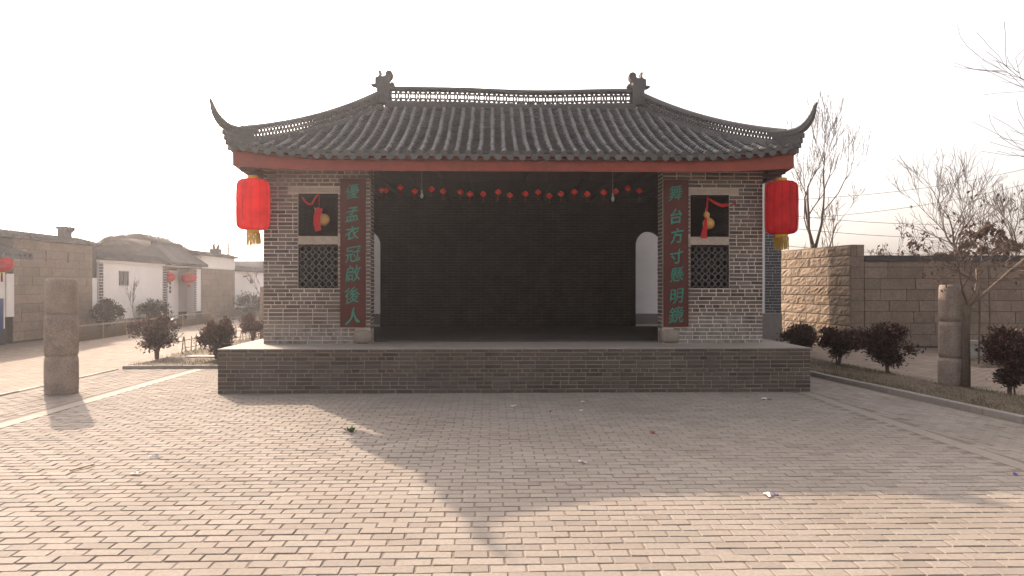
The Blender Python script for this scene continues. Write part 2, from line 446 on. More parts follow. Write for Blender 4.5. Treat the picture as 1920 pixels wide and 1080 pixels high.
# planting beds
def bed(name, pts, label_g, nblades, seed, z=.03):
    rg = random.Random(seed)
    m = MB(); n = len(pts); cx = sum(p[0] for p in pts)/n; cy = sum(p[1] for p in pts)/n
    rings = [1.0, .93, .6, .3]
    for k, s in enumerate(rings):
        for i in range(n):
            for t in range(6):
                a, c = pts[i], pts[(i+1) % n]
                px, py = a[0]+(c[0]-a[0])*t/6, a[1]+(c[1]-a[1])*t/6
                m.v.append((cx+(px-cx)*s, cy+(py-cy)*s, -.05 if k == 0 else z + .02*k*0.5 + rg.uniform(-.012,.012)))
    N = n*6
    for k in range(len(rings)-1):
        for i in range(N):
            j = (i+1) % N; m.f.append((k*N+i, k*N+j, (k+1)*N+j, (k+1)*N+i))
    m.f.append(tuple((len(rings)-1)*N+i for i in range(N)))
    single(name, m, M['soil'], kind='structure', smooth=True)
    g = MB()
    def inside(x, y):
        r = False
        for i in range(n):
            a, c = pts[i], pts[i-1]
            if (a[1] > y) != (c[1] > y) and x < (c[0]-a[0])*(y-a[1])/(c[1]-a[1]+1e-12)+a[0]: r = not r
        return r
    xs = [p[0] for p in pts]; ys = [p[1] for p in pts]; k = 0
    while k < nblades:
        x, y = rg.uniform(min(xs), max(xs)), rg.uniform(min(ys), max(ys))
        if not inside(x, y): continue
        if math.sin(x*2.1+seed)*math.sin(y*1.7) + .35*math.sin(x*6)*math.sin(y*5) < rg.uniform(-1.1,.5): k += .3; continue
        k += 1
        h = rg.uniform(.025,.075); a = rg.uniform(0,6.28); w = .004; lx, ly = rg.uniform(-.04,.04), rg.uniform(-.04,.04)
        zz = z+.005
        g.add([(x-w*math.cos(a),y-w*math.sin(a),zz),(x+w*math.cos(a),y+w*math.sin(a),zz),(x+lx,y+ly,zz+h)], [(0,1,2)])
    single('grass', g, M['grass'], label_g, 'grass', kind='stuff')
bed('planting_bed', [(CURB(17)+.05,17),(CURB(13)+.06,13),(CURB(8.5)+.06,8.5),(CURB(4)+.06,4),(7.9,4),(7.4,8.5),(7.12,10.2),(6.85,11.7),(6.55,15.8),(6.3,17)], 'patchy winter grass along the kerb under the bushes beside the pavilion', 16000, 3)
bed('planting_bed', [(-7.5,14.56),(-4.6,14.68),(-4.6,22),(-7.6,24),(-7.75,18.9)], 'short winter grass in the bed between platform and village road', 11000, 8)
bed('planting_bed', [(9.4,14.6),(16,13.6),(16,15.6),(9.6,15.6)], 'thin grass patch in front of the long stone wall', 4000, 5)
bed('planting_bed', [(-13.9,26.3),(-12.85,21.8),(-12.95,33),(-13.0,46),(-13.9,46)], 'dry ground cover along the whitewashed houses', 3000, 6)

# ------------------------------------------------------------------ brick laying
def lay(rect, holes, seed, L=.24, Hh=.0535, j=.010, hdr=.3):
    """Pieces (x0,x1,z0,z1) of a brick wall in a rectangle, cut round rectangular holes."""
    rg = random.Random(seed); X0, X1, Z0, Z1 = rect; out = []; z = Z0; r = 0
    while z < Z1 - .02:
        zt = min(z + Hh, Z1)
        spans = [(X0, X1)]
        for (a, c, d, e) in holes:
            if zt > d + .004 and z < e - .004:
                ns_ = []
                for (p, q) in spans:
                    if q <= a or p >= c: ns_.append((p, q)); continue
                    if p < a: ns_.append((p, a))
                    if q > c: ns_.append((c, q))
                spans = ns_
        for (p, q) in spans:
            x = p; first = True
            rowh = rg.random() < hdr
            while x < q - .02:
                l = L/2 - j/2 if (rowh and rg.random() < .75) else L
                if first: l = rg.choice([.5, 1, .75, .3])*L; first = False
                e = min(x + l, q)
                if q - e < .06: e = q
                out.append((x, e, z, zt)); x = e + j
        z = zt + j; r += 1
    return out
def brick_shape(w, h, d, rg, c=.004, jit=.0025):
    v, f = cham(w, h, d, c, rg, jit)
    return v, f
FRONT = Matrix(((1,0,0,0),(0,0,-1,0),(0,1,0,0),(0,0,0,1)))       # a slab's top faces -y
def put_bricks(pieces, y, parent, mat, seed, limit, name, axis='front', x=0.0):
    """Brick pieces on a wall face. The largest become objects, the rest one mesh."""
    rg = random.Random(seed)
    order = sorted(range(len(pieces)), key=lambda i: -(pieces[i][1]-pieces[i][0])*1000 + rg.random()*30)
    big = set(order[:limit]); rest = MB(); cache = {}
    for i, (a, c, d, e) in enumerate(pieces):
        w, h = c-a, e-d
        pr_ = rg.uniform(-.003, .004)
        if axis == 'front': T = Matrix.Translation(((a+c)/2, y - .006 - pr_, (d+e)/2)) @ Matrix.Rotation(rg.gauss(0,.006), 4, 'Y') @ FRONT
        elif axis == 'px': T = Matrix.Translation((x + .006 + pr_, (a+c)/2, (d+e)/2)) @ Matrix.Rotation(R(90), 4, 'Z') @ FRONT
        else: T = Matrix.Translation((x - .006 - pr_, (a+c)/2, (d+e)/2)) @ Matrix.Rotation(R(-90), 4, 'Z') @ FRONT
        if i in big:
            key = (round(w, 2), round(h, 3), rg.randrange(3))
            if key not in cache:
                m = MB(); m.add(*brick_shape(key[0], key[1], .03, rg)); cache[key] = m.mesh('brick', mat)
            inst(name, cache[key], T @ Matrix.Diagonal((w/key[0], h/key[1], 1, 1)), parent)
        else:
            rest.xf(*brick_shape(w, h, .03, rg), T)
    if rest.v: part('brickwork', rest, mat, parent, kind='stuff')

# ------------------------------------------------------------------ the raised platform
PF, PB, PXE, PZ = 11.08, 18.0, 4.44, .665
plat = thing('stage_platform', (0, PF, 0), 'raised grey brick platform under the pavilion, with a pale screed top', 'platform')
b = MB(); b.box(-PXE, PXE, PF, PB, -.05, PZ-.012)
core = part('core', b, M['pmortar'], plat)
b = MB(); b.box(-PXE-.006, PXE+.006, PF-.007, PB, PZ-.012, PZ)
part('floor_screed', b, M['slab'], plat)
pcs = lay((-PXE, PXE, .002, PZ-.016), [], 11, .242, .0485, .0125, .25)
put_bricks(pcs, PF, core, M['pbrick'], 12, 300, 'brick')
for s in (-1, 1):
    pcs = lay((PF+.02, PB, .002, PZ-.016), [], 14+s, .242, .0485, .0125, .25)
    put_bricks(pcs, 0, core, M['pbrick'], 13+s, 0, 'brick', 'px' if s > 0 else 'nx', s*PXE)

# ------------------------------------------------------------------ the pavilion
WF, WX, OPX, WB = 12.0, 4.05, 2.31, 16.7          # front face, outer half width, opening half width, inner face of the back wall
pav = thing('stage_pavilion', (0, WF, PZ), 'grey brick opera stage with upswept tiled roof and dark open front', 'pavilion')
ZT = 3.62
wins = [(2.86, 3.50, 2.40, 3.09), (2.86, 3.50, 1.56, 2.27)]
for s in (-1, 1):
    OPX = 2.34 if s < 0 else 2.405
    sx = lambda a, c: (min(s*a, s*c), max(s*a, s*c))
    b = MB()
    # core of the pier, cut round the two openings
    cols_ = [(OPX, 2.86, [(PZ, ZT)]), (2.86, 3.50, [(PZ, 1.56), (2.27, 2.40), (3.09, ZT)]), (3.50, WX, [(PZ, ZT)])]
    for (a, c, zs) in cols_:
        for (z0, z1) in zs:
            x0, x1 = sx(a, c); b.box(x0, x1, WF, WF+.34, z0, z1)
    pier = part('pier', b, M['mortar'], pav)
    x0, x1 = sx(OPX+.0, WX)
    holes = [(*sx(a-.004, c+.004), d-.004, e+.004) for (a, c, d, e) in wins]
    holes += [(*sx(2.83, 3.66), 3.10, 3.19), (*sx(2.84, 3.50), 2.26, 2.41), (*sx(2.41, 2.82), .93, 3.33), (*sx(OPX-.02, 2.585), PZ, .90)]
    pcs = lay((x0, x1, PZ+.006, ZT), holes, 21+s, .222, .049, .0145, .5)
    put_bricks(pcs, WF, pier, M['brick'], 22+s, 150, 'brick')
    pcs = lay((WF+.004, WF+.34, .90 , ZT), [], 25+s, .222, .049, .0145, .6)
    put_bricks(pcs, 0, pier, M['brick'], 26+s, 0, 'brick', 'nx' if s > 0 else 'px', s*OPX)
    for (a_, c_, z0, z1) in wins:
        b = MB(); b.box(*sx(a_-.0, a_+.012), WF+.012, WF+.34, z0, z1); b.box(*sx(c_-.012, c_), WF+.012, WF+.34, z0, z1); b.box(*sx(a_+.013, c_-.013), WF+.012, WF+.34, z0, z0+.012); b.box(*sx(a_+.013, c_-.013), WF+.012, WF+.34, z1-.012, z1)
        part('reveal', b, M['inner_side'], pav)
    b = MB(); b.box(*sx(2.835, 3.655), WF-.012, WF+.2, 3.105, 3.185); part('lintel', b, M['stone_lintel'], pav)
    b = MB(); b.box(*sx(2.845, 3.495), WF-.014, WF+.2, 2.275, 2.395); part('sill', b, M['stone_lintel'], pav)
    # carved stone at the foot of the pier
    b = MB(); rgs = random.Random(5+s); nu, nv = 20, 10
    se = lambda q, e: math.copysign(abs(q)**e, q)
    for i in range(nv+1):
        ph = -math.pi/2 + math.pi*i/nv
        for k in range(nu):
            th_ = 2*math.pi*k/nu; w_ = 1 + rgs.uniform(-.02,.02)
            b.v.append((s*(OPX+.125) + .158*se(math.cos(ph),.45)*se(math.cos(th_),.5)*w_, WF+.10 + .155*se(math.cos(ph),.45)*se(math.sin(th_),.5)*w_, PZ+.115 + .118*se(math.sin(ph),.55)*w_))
    for i in range(nv):
        for k in range(nu): b.f.append((i*nu+k, i*nu+(k+1)%nu, (i+1)*nu+(k+1)%nu, (i+1)*nu+k))
    part('base_stone', b, M['pale_stone'], pav, smooth=True)
    # tile lattice of the lower window: rings standing on each other
    lat = MB(); x0, x1 = sx(2.86, 3.50)
    lat.box(x0, x1, WF+.05, WF+.10, 1.56, 1.572).box(x0, x0+.012, WF+.052, WF+.098, 1.573, 2.262).box(x1-.012, x1, WF+.052, WF+.098, 1.573, 2.262)
    win = part('lattice_window', lat, M['ridge'], pav)
    rm = MB(); n = 14; ro, ri = .0565, .0435
    for k in range(n):
        t = 2*math.pi*k/n
        sq = 1 + .06*math.cos(4*t)
        for (r_, y_) in ((ro*sq, 0), (ri*sq, 0), (ri*sq, .05), (ro*sq, .05)): rm.v.append((r_*math.cos(t), y_, r_*math.sin(t)))
    for k in range(n):
        k2 = (k+1) % n
        for q in range(4): rm.f.append((k*4+q, k*4+(q+1)%4, k2*4+(q+1)%4, k2*4+q))
    rme = rm.mesh('lattice_ring', M['ridge'])
    rg = random.Random(31+s)
    for i in range(6):
        for j in range(6):
            inst('lattice_ring', rme, Matrix.Translation((x0+.055+i*.1062+rg.uniform(-.003,.003), WF+.05+rg.uniform(-.004,.004), 1.632+j*.1145+rg.uniform(-.003,.003))) @ Matrix.Rotation(rg.uniform(-.08,.08), 4, 'Y') @ Matrix.Diagonal((.94,1,1.02,1)), win)
    # side wall
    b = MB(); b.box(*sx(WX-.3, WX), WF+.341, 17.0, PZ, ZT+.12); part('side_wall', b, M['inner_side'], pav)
# back wall with two round-headed doorways
b = MB()
DX0, DX1, DH = 2.885, 3.53, PZ+1.86
b.box(-DX0, DX0, WB, WB+.3, PZ, ZT+.12)
for s in (-1, 1):
    a, c = sorted((s*DX1, s*(WX-.301))); b.box(a, c, WB, WB+.3, PZ, ZT+.12)
    cx, r_ = s*(DX0+DX1)/2, (DX1-DX0)/2
    arc = [(cx + r_*math.cos(math.pi*k/16), DH + r_*math.sin(math.pi*k/16)) for k in range(17)]
    outl = arc + [(cx-r_, ZT+.12), (cx+r_, ZT+.12)]
    b.poly_extrude(outl, lambda p: (p[0], WB, p[1]), lambda p: (p[0], WB+.3, p[1]))
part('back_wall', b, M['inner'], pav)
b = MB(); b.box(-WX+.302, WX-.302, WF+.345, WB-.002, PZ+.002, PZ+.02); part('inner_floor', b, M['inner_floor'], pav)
# beam over the opening, ceiling joists
b = MB(); b.box(-WX+.302, WX-.302, WF+.03, WF+.30, ZT+.004, ZT+.12); part('front_beam', b, M['soffit'], pav)
for s in (-1, 1):
    b = MB(); b.box(*sorted((s*OPX*0, s*(WX-.302))), WB+.002, WB+.28, ZT+.124, ZT+.2); part('back_beam', b, M['soffit'], pav)

# ---- roof
EY, RY, EXH, RXH = 11.5, 14.5, 4.42, 2.55
ZE, RISE = 3.66, 1.44
def lift(u, t):     # u in 0..1 along the eave from the middle to the corner
    return .15 * max(0, (abs(u)-.62)/.38)**2 * (1-t)**2
def zr(t): return ZE + RISE*(.70*t + .30*t*t)
def hw(t): return RXH + (EXH-RXH)*(1-t)
def fr(x, t):       # front slope
    return Vector((x, EY + (RY-EY)*t, zr(t) + lift(x/EXH, t)))
def sd(s, v, t):    # side slope, v in -1..1 front to back
    return Vector((s*hw(t), RY + v*(RY-EY)*(1-t), zr(t) + lift(v, t)))
NT_, NX_ = 12, 28
def sheets(off):
    m = MB()
    for sgn in (1, -1):
        base = len(m.v)
        for i in range(NT_+1):
            t = i/NT_
            for k in range(NX_+1):
                u = -1 + 2*k/NX_; p = fr(u*hw(t), t); p.z = zr(t) + lift(u, t) + off
                m.v.append((p.x, RY + sgn*(p.y-RY), p.z))
        for i in range(NT_):
            for k in range(NX_):
                q = (base+i*(NX_+1)+k, base+i*(NX_+1)+k+1, base+(i+1)*(NX_+1)+k+1, base+(i+1)*(NX_+1)+k)
                m.f.append(q if sgn > 0 else q[::-1])
    for s in (-1, 1):
        base = len(m.v)
        for i in range(NT_+1):
            t = i/NT_
            for k in range(NX_+1):
                p = sd(s, -1+2*k/NX_, t); m.v.append((p.x, p.y, p.z+off))
        for i in range(NT_):
            for k in range(NX_):
                q = (base+i*(NX_+1)+k, base+i*(NX_+1)+k+1, base+(i+1)*(NX_+1)+k+1, base+(i+1)*(NX_+1)+k)
                m.f.append(q if s > 0 else q[::-1])
    return m
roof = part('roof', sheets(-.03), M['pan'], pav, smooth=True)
part('roof_boarding', sheets(-.11), M['soffit'], pav)

def frame_at(p0, p1, side):
    y = (p1-p0).normalized(); x = Vector(side); x = (x - y*x.dot(y)).normalized(); z = x.cross(y)
    m = Matrix.Identity(4)
    for i in range(3): m[i][0], m[i][1], m[i][2], m[i][3] = x[i], y[i], z[i], p0[i]
    return m
# one cover tile: a half round that steps over the next
def cover(L=.215, r0=.049, r1=.043, n=7):
    v, f = [], []
    for (yy_, r_, th) in ((0, r0, 0), (0.0, r0-.012, 1), (L, r1, 0)):
        for k in range(n):
            t = math.pi*k/(n-1); v.append((r_*math.cos(t), yy_, r_*math.sin(t)*.95))
    for k in range(n-1):
        f.append((k, k+1, 2*n+k+1, 2*n+k)); f.append((k+1, k, n+k, n+k+1))
    return v, [tuple(reversed(q)) for q in f]
cm = MB(); cm.add(*cover()); cover_me = cm.mesh('cover_tile', M['tile'], smooth=False)
for p in cover_me.polygons: p.use_smooth = True
def pan(L=.15, w=.068, n=6):
    v, f = [], []
    for (yy_, dz) in ((L, 0), (0, .034), (0, .021), (.045, -.004)):
        for k in range(n):
            x = -w + 2*w*k/(n-1); v.append((x, yy_, dz + .030*(x/w)**2 - .018))
    for r_ in range(3):
        for k in range(n-1): f.append((r_*n+k+1, r_*n+k, (r_+1)*n+k, (r_+1)*n+k+1))
    return v, f
cv, cf = cover(); pv_, pf_ = pan()
SP = .187; NR = 23
rg = random.Random(77)
tiles, pans, discs, drips = [], [], [], []
def walk(fn, t1, step, t0=0.0):
    t, out = t0, []
    while t < t1 - .01:
        p = fn(t); q = fn(min(t+.02, 1.0)); dt = .02*step/max((q-p).length, 1e-6)
        out.append((p, fn(min(t+dt, 1.0)), t)); t += dt
    return out
for i in range(-NR, NR+1):
    x = i*SP; wob_, wph = rg.uniform(.002,.006), rg.uniform(0,6.28)
    t1 = 1.0 if abs(x) < RXH else 1 - (abs(x)-RXH)/(EXH-RXH)
    for (p, q, t) in walk(lambda t: fr(x, t), t1, .2):
        slip = rg.uniform(-.03,.0) if rg.random() < .06 and t > .05 else 0
        jm = frame_at(p, q, (1,0,0)) @ Matrix.Translation((wob_*math.sin(wph+t*5)+rg.gauss(0,.0025), slip, -.006+rg.gauss(0,.003))) @ Matrix.Rotation(rg.gauss(0,.022), 4, 'Z')
        tiles.append((t, abs(x), jm))
    p, q, _ = walk(lambda t: fr(x, t), 1.0, .2)[0]
    discs.append(frame_at(p, q, (1,0,0)))
    x2 = x + SP/2
    if i == NR: continue
    t1 = 1.0 if abs(x2) < RXH else 1 - (abs(x2)-RXH)/(EXH-RXH)
    for (p, q, t) in walk(lambda t: fr(x2, t), t1, .118):
        pans.append(frame_at(p, q, (1,0,0)) @ Matrix.Translation((0, 0, rg.gauss(0,.002))) @ Matrix.Rotation(rg.gauss(0,.02), 4, 'Z'))
    p, q, _ = walk(lambda t: fr(x2, t), 1.0, .105)[0]
    drips.append(frame_at(p, q, (1,0,0)))
tiles.sort(key=lambda a: (round(a[0], 2), a[1]))
rest = MB()
for k, (t, _, m) in enumerate(tiles):
    if k < 300: inst('cover_tile', cover_me, m, roof)
    else: rest.xf(cv, cf, m)
part('cover_tile_field', rest, M['tile'], roof, smooth=True, kind='stuff')
b = MB()
for m in pans: b.xf(pv_, pf_, m)
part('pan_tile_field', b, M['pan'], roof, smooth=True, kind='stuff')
dm = MB(); n = 14
dm.lathe([(.050, -.018), (.050, -.004), (.040, -.002), (.040, .002), (.026, .006), (.012,.006)][::-1], (0,0,.006), n, axis='y')
dme = dm.mesh('eave_disc', M['pan'])  # dark pan colour stands in for shade on the discs' faces
for m in discs: inst('eave_disc', dme, m @ Matrix.Translation((rg.gauss(0,.002), -.012, rg.gauss(0,.002))), roof)
dm = MB()
outl = [(-.075,.012),(-.04,-.004),(0,-.010),(.04,-.004),(.075,.012),(.07,-.035),(.042,-.088),(0,-.112),(-.042,-.088),(-.07,-.035)]
dm.poly_extrude(outl, lambda p: (p[0], -.018, p[1]), lambda p: (p[0], -.002, p[1]))
dme = dm.mesh('drip_tile', M['pan'])
for m in drips:
    mm = Matrix.Translation(m.translation)
    inst('drip_tile', dme, mm @ Matrix.Translation((rg.gauss(0,.002), 0, rg.gauss(0,.003))) @ Matrix.Rotation(rg.gauss(0,.03), 4, 'Y'), roof)
# the slopes that face away: rows of cover tiles in one mesh each
b = MB()
for i in range(-NR, NR+1):
    x = i*SP; t1 = 1.0 if abs(x) < RXH else 1 - (abs(x)-RXH)/(EXH-RXH)
    for (p, q, t) in walk(lambda t: Vector((x, 2*RY - fr(x, t).y, fr(x, t).z)), t1, .2): b.xf(cv, cf, frame_at(p, q, (-1,0,0)))
for s in (-1, 1):
    k = -15
    while k <= 15:
        yv = k*SP; t1 = 1 - abs(yv)/(RY-EY)
        fn = lambda t: Vector((s*hw(t), RY+yv, zr(t) + lift(yv/(RY-EY), t)))
        for (p, q, t) in walk(fn, t1, .2): b.xf(cv, cf, frame_at(p, q, (0, s, 0)))
        k += 1
part('far_slope_tiles', b, M['tile'], roof, smooth=True, kind='stuff')

# fascia boards under the eave
def fascia(y, name='fascia'):
    m = MB(); n = 24
    for k in range(n+1):
        u = -1+2*k/n; x = u*(EXH-.03); l = lift(u, 0)
        for (yy_, zz) in ((y, 3.395+l*.45), (y+.05, 3.395+l*.45), (y+.05, 3.60+l), (y, 3.60+l)): m.v.append((x, yy_, zz))
    for k in range(n):
        for q in range(4): m.f.append((k*4+q, k*4+(q+1)%4, (k+1)*4+(q+1)%4, (k+1)*4+q))
    m.f.append((3,2,1,0)); m.f.append((n*4,n*4+1,n*4+2,n*4+3))
    part(name, m, M['fascia'], pav)
fascia(EY+.06); fascia(2*RY-EY-.11)
for s in (-1, 1):
    m = MB(); n = 16
    for k in range(n+1):
        v_ = -1+2*k/n; yy_ = RY + v_*(RY-EY-.115); l = lift(v_, 0); xo = s*(EXH-.032); xi = s*(EXH-.082)
        for (xx, zz) in ((xo, 3.397+l*.45), (xi, 3.397+l*.45), (xi, 3.598+l), (xo, 3.598+l)): m.v.append((xx, yy_, zz))
    for k in range(n):
        for q in range(4): m.f.append((k*4+q, k*4+(q+1)%4, (k+1)*4+(q+1)%4, (k+1)*4+q))
    m.f.append((3,2,1,0)); m.f.append((n*4,n*4+1,n*4+2,n*4+3))
    part('fascia', m, M['fascia'], pav)
    # soffit boards and the diagonal corner rafters
    b = MB(); a, c = sorted((s*(WX+.002), s*(EXH-.084))); b.box(a, c, EY+.115, 2*RY-EY-.115, 3.47, 3.495); part('soffit', b, M['soffit'], pav)
    for k in range(15):
        b = MB(); yy_ = EY+.25+k*.4; a, c = sorted((s*(WX+.002), s*(EXH-.086))); b.box(a, c, yy_, yy_+.07, 3.40, 3.468)
        part('rafter', b, M['soffit'], pav)
b = MB(); b.box(-WX, WX, EY+.115, WF-.014, 3.47, 3.495); part('soffit', b, M['soffit'], pav)
b = MB(); b.box(-WX+.3, WX-.3, WF+.36, WB-.002, 3.60, 3.63)
for k in range(14):
    xx = -3.5 + k*.5385; b.box(xx-.045, xx+.045, WF+.361, WB-.003, 3.50, 3.598)
part('ceiling', b, M['soffit'], pav)

# main ridge: base course, coin-pattern openwork, cap
def ridge_z(x): return .035*(abs(x)/2.4)**2 - .012*math.sin(x*2.1+.6) - .008*x
def swept(sections, closed_ends=True):
    m = MB(); n = len(sections[0])
    for s_ in sections: m.v.extend(tuple(p) for p in s_)
    for i in range(len(sections)-1):
        for q in range(n): m.f.append((i*n+q, i*n+(q+1)%n, (i+1)*n+(q+1)%n, (i+1)*n+q))
    m.f.append(tuple(reversed(range(n)))); m.f.append(tuple((len(sections)-1)*n+q for q in range(n)))
    return m
XS = [-2.44+4.88*k/20 for k in range(21)]
ridge = part('ridge', swept([[(x, RY-.11, 5.05), (x, RY+.11, 5.05), (x, RY+.11, 5.12+ridge_z(x)), (x, RY+.07, 5.165+ridge_z(x)), (x, RY-.07, 5.165+ridge_z(x)), (x, RY-.11, 5.12+ridge_z(x))] for x in XS]), M['ridge'], pav)
part('ridge_cap', swept([[(x, RY-.075, 5.375+ridge_z(x)), (x, RY+.075, 5.375+ridge_z(x)), (x, RY+.08, 5.405+ridge_z(x)), (x, RY+.045, 5.45+ridge_z(x)), (x, RY-.045, 5.45+ridge_z(x)), (x, RY-.08, 5.405+ridge_z(x))] for x in XS]), M['ridge'], ridge)
cmb = MB(); Rr, th, dp = .096, .0135, .025
def arc_band(m, cx, cz, r_, a0, a1, n, th=th, dp=dp):
    bs = len(m.v)
    for k in range(n+1):
        t = a0+(a1-a0)*k/n
        for (rr, y_) in ((r_-th, -dp), (r_+th, -dp), (r_+th, dp), (r_-th, dp)): m.v.append((cx+rr*math.cos(t), y_, cz+rr*math.sin(t)))
    for k in range(n):
        for q in range(4): m.f.append((bs+k*4+q, bs+k*4+(q+1)%4, bs+(k+1)*4+(q+1)%4, bs+(k+1)*4+q))
arc_band(cmb, 0, 0, Rr, 0, 2*math.pi, 20)
for k in range(4):
    a = k*math.pi/2; arc_band(cmb, Rr*1.36*math.cos(a), Rr*1.36*math.sin(a), Rr*.92, a+math.pi-.80, a+math.pi+.80, 7, dp=.028)
coin = cmb.mesh('coin_tile', M['ridge'])
k = 0; x = -2.30
while x < 2.31:
    inst('coin_tile', coin, Matrix.Translation((x, RY, 5.27+ridge_z(x))) @ Matrix.Diagonal((.985, 1, 1.08, 1)), ridge); x += .1917

# hip ridges with pierced bands and upswept horns
def hip(s, fb):
    """s: left/right, fb: -1 front, +1 back"""
    P = lambda t: Vector((s*hw(t), RY + fb*(RY-EY)*(1-t), zr(t) + lift(1, t)))
    ts = [.06+.94*k/24 for k in range(25)]
    d = (P(.9)-P(.1)); d.z = 0; d.normalize(); nrm = Vector((-d.y, d.x, 0))
    hgt = lambda t: .235 + .09*t
    def sec(t, z0, z1, w0, w1, bulge=0):
        p = P(t); w_ = [p-nrm*w0+Vector((0,0,z0)), p+nrm*w0+Vector((0,0,z0)), p+nrm*w1+Vector((0,0,z1)), p-nrm*w1+Vector((0,0,z1))]
        if bulge: w_.insert(3, p+Vector((0,0,z1+bulge)))
        return w_
    h = part('hip_ridge', swept([sec(t, -.06, .055, .10, .055) for t in ts]), M['ridge'], pav)
    part('hip_cap', swept([sec(t, hgt(t)-.06, hgt(t)-.015, .07, .06, .03) for t in ts]), M['ridge'], h)
    # pierced band: two staggered rows of rings
    m = MB(); L = 0; tt = .10
    cnt = 0
    while tt < .97:
        p = P(tt); q = P(min(1, tt+.02)); sl = (q-p); sl3 = sl.normalized()
        span = hgt(tt)-.06-.055; r_ = span/4
        hole = .70 - .28*max(0, min(1, (tt-.35)/.2))
        for rowi in range(2):
            tq = tt + (0 if rowi == 0 else .5)*.02*(2*r_)/sl.length
            c0 = P(min(tq,1.0)) + Vector((0,0,.055+r_*(1+2*rowi)))
            bs = len(m.v); n = 8
            for k in range(n):
                a = 2*math.pi*(k+.5)/n
                for (rr, o_) in ((r_*hole, -.018), (r_*1.10, -.018), (r_*1.10, .018), (r_*hole, .018)):
                    m.v.append(tuple(c0 + sl3*rr*math.cos(a) + Vector((0,0,1))*rr*math.sin(a) + nrm*o_))
            for k in range(n):
                k2 = (k+1) % n
                for q_ in range(4): m.f.append((bs+k*4+q_, bs+k*4+(q_+1)%4, bs+k2*4+(q_+1)%4, bs+k2*4+q_))
        tt += .02*(2*r_*1.02)/sl.length; cnt += 1
    part('pierced_band', m, M['ridge'], h)
    # end block, stepped courses under it, horn
    m = MB()
    e = P(.0); out = Vector((s*.36, fb*.30, 0)).normalized()
    pr = [(-.16,.04,.0),(.02,.085,-.03),(.06,.10,-.10)]
    steps = [(-.26,.03,-.02,.13,.055),(-.26,.07,.052,.08,.06),(-.26,.02,-.10,-.02,.07),(-.26,-.02,-.17,-.10,.06)]
    for (a0, a1, z0, z1, w) in [(-.34,.00,-.12,-.04,.06),(-.34,.035,-.04,.03,.065),(-.36,.06,.03,.11,.06),(-.36,.09,.11,.19,.055)]:
        cs = [e+out*a0-nrm*w, e+out*a1-nrm*w*.7, e+out*a1+nrm*w*.7, e+out*a0+nrm*w]
        bs = len(m.v)
        for zz in (z0, z1-.003):
            for c in cs: m.v.append((c.x, c.y, c.z+zz))
        m.f += [(bs+3,bs+2,bs+1,bs),(bs+4,bs+5,bs+6,bs+7)] + [(bs+i, bs+(i+1)%4, bs+4+(i+1)%4, bs+4+i) for i in range(4)]
    part('hip_end_block', m, M['ridge'], h)
    hp = [(-.42,.235,.06,.05),(-.26,.215,.062,.055),(-.12,.205,.06,.06),(.0,.22,.056,.065),(.09,.265,.05,.065),(.16,.335,.044,.058),(.215,.42,.037,.045),(.25,.51,.03,.032),(.27,.585,.024,.02),(.30,.63,.016,.01)]
    secs = []
    for i, (o_, z_, w, hh) in enumerate(hp):
        c = e+out*o_+Vector((0,0,z_))
        a_ = hp[max(0,i-1)]; b_ = hp[min(len(hp)-1,i+1)]
        tang = (out*(b_[0]-a_[0])+Vector((0,0,b_[1]-a_[1]))).normalized(); nn = nrm.cross(tang); nn = nn if nn.z*1 > 0 or nn.dot(out) < 0 else -nn
        secs.append([c-nrm*w-nn*hh*.8, c+nrm*w-nn*hh*.8, c+nrm*w+nn*hh*.5, c+nrm*w*.5+nn*hh, c-nrm*w*.5+nn*hh, c-nrm*w+nn*hh*.5])
    part('horn', swept(secs), M['ridge'], h, smooth=False)
for s in (-1, 1):
    for fb in (-1, 1): hip(s, fb)
# ridge-end beasts
ORN = [(340,830),(340,520),(318,495),(305,470),(250,465),(215,442),(260,425),(305,430),(305,300),(360,280),(385,255),(380,200),(368,165),(400,153),(422,165),(412,200),(425,258),(442,276),(500,265),(520,240),(520,190),(545,162),(590,153),(640,175),(662,220),(655,280),(620,330),(585,362),(578,400),(600,430),(640,410),(660,388),(692,420),(690,442),(650,466),(610,490),(600,520),(600,830)]
for s in (-1, 1):
    m = MB(); c0 = Vector((0,0)); pts = [(-s*(zx-470)/1037 + s*2.49, 5.44 - (zy-520)/1037) for zx, zy in ORN]
    cxm = s*2.49
    inset = [((p[0]-cxm)*.90+cxm - 0, (p[1]-5.45)*.94+5.45) for p in pts]
    n = len(pts)
    for (ring, y_) in ((inset, RY-.10), (pts, RY-.075), (pts, RY+.075), (inset, RY+.10)):
        m.v += [(p[0], y_, p[1]) for p in ring]
    m.f.append(tuple(range(n))); m.f.append(tuple(3*n+i for i in reversed(range(n))))
    for r_ in range(3):
        for i in range(n):
            j = (i+1) % n; m.f.append((r_*n+i, r_*n+j, (r_+1)*n+j, (r_+1)*n+i))
    part('ridge_beast', m, M['ridge'], pav)

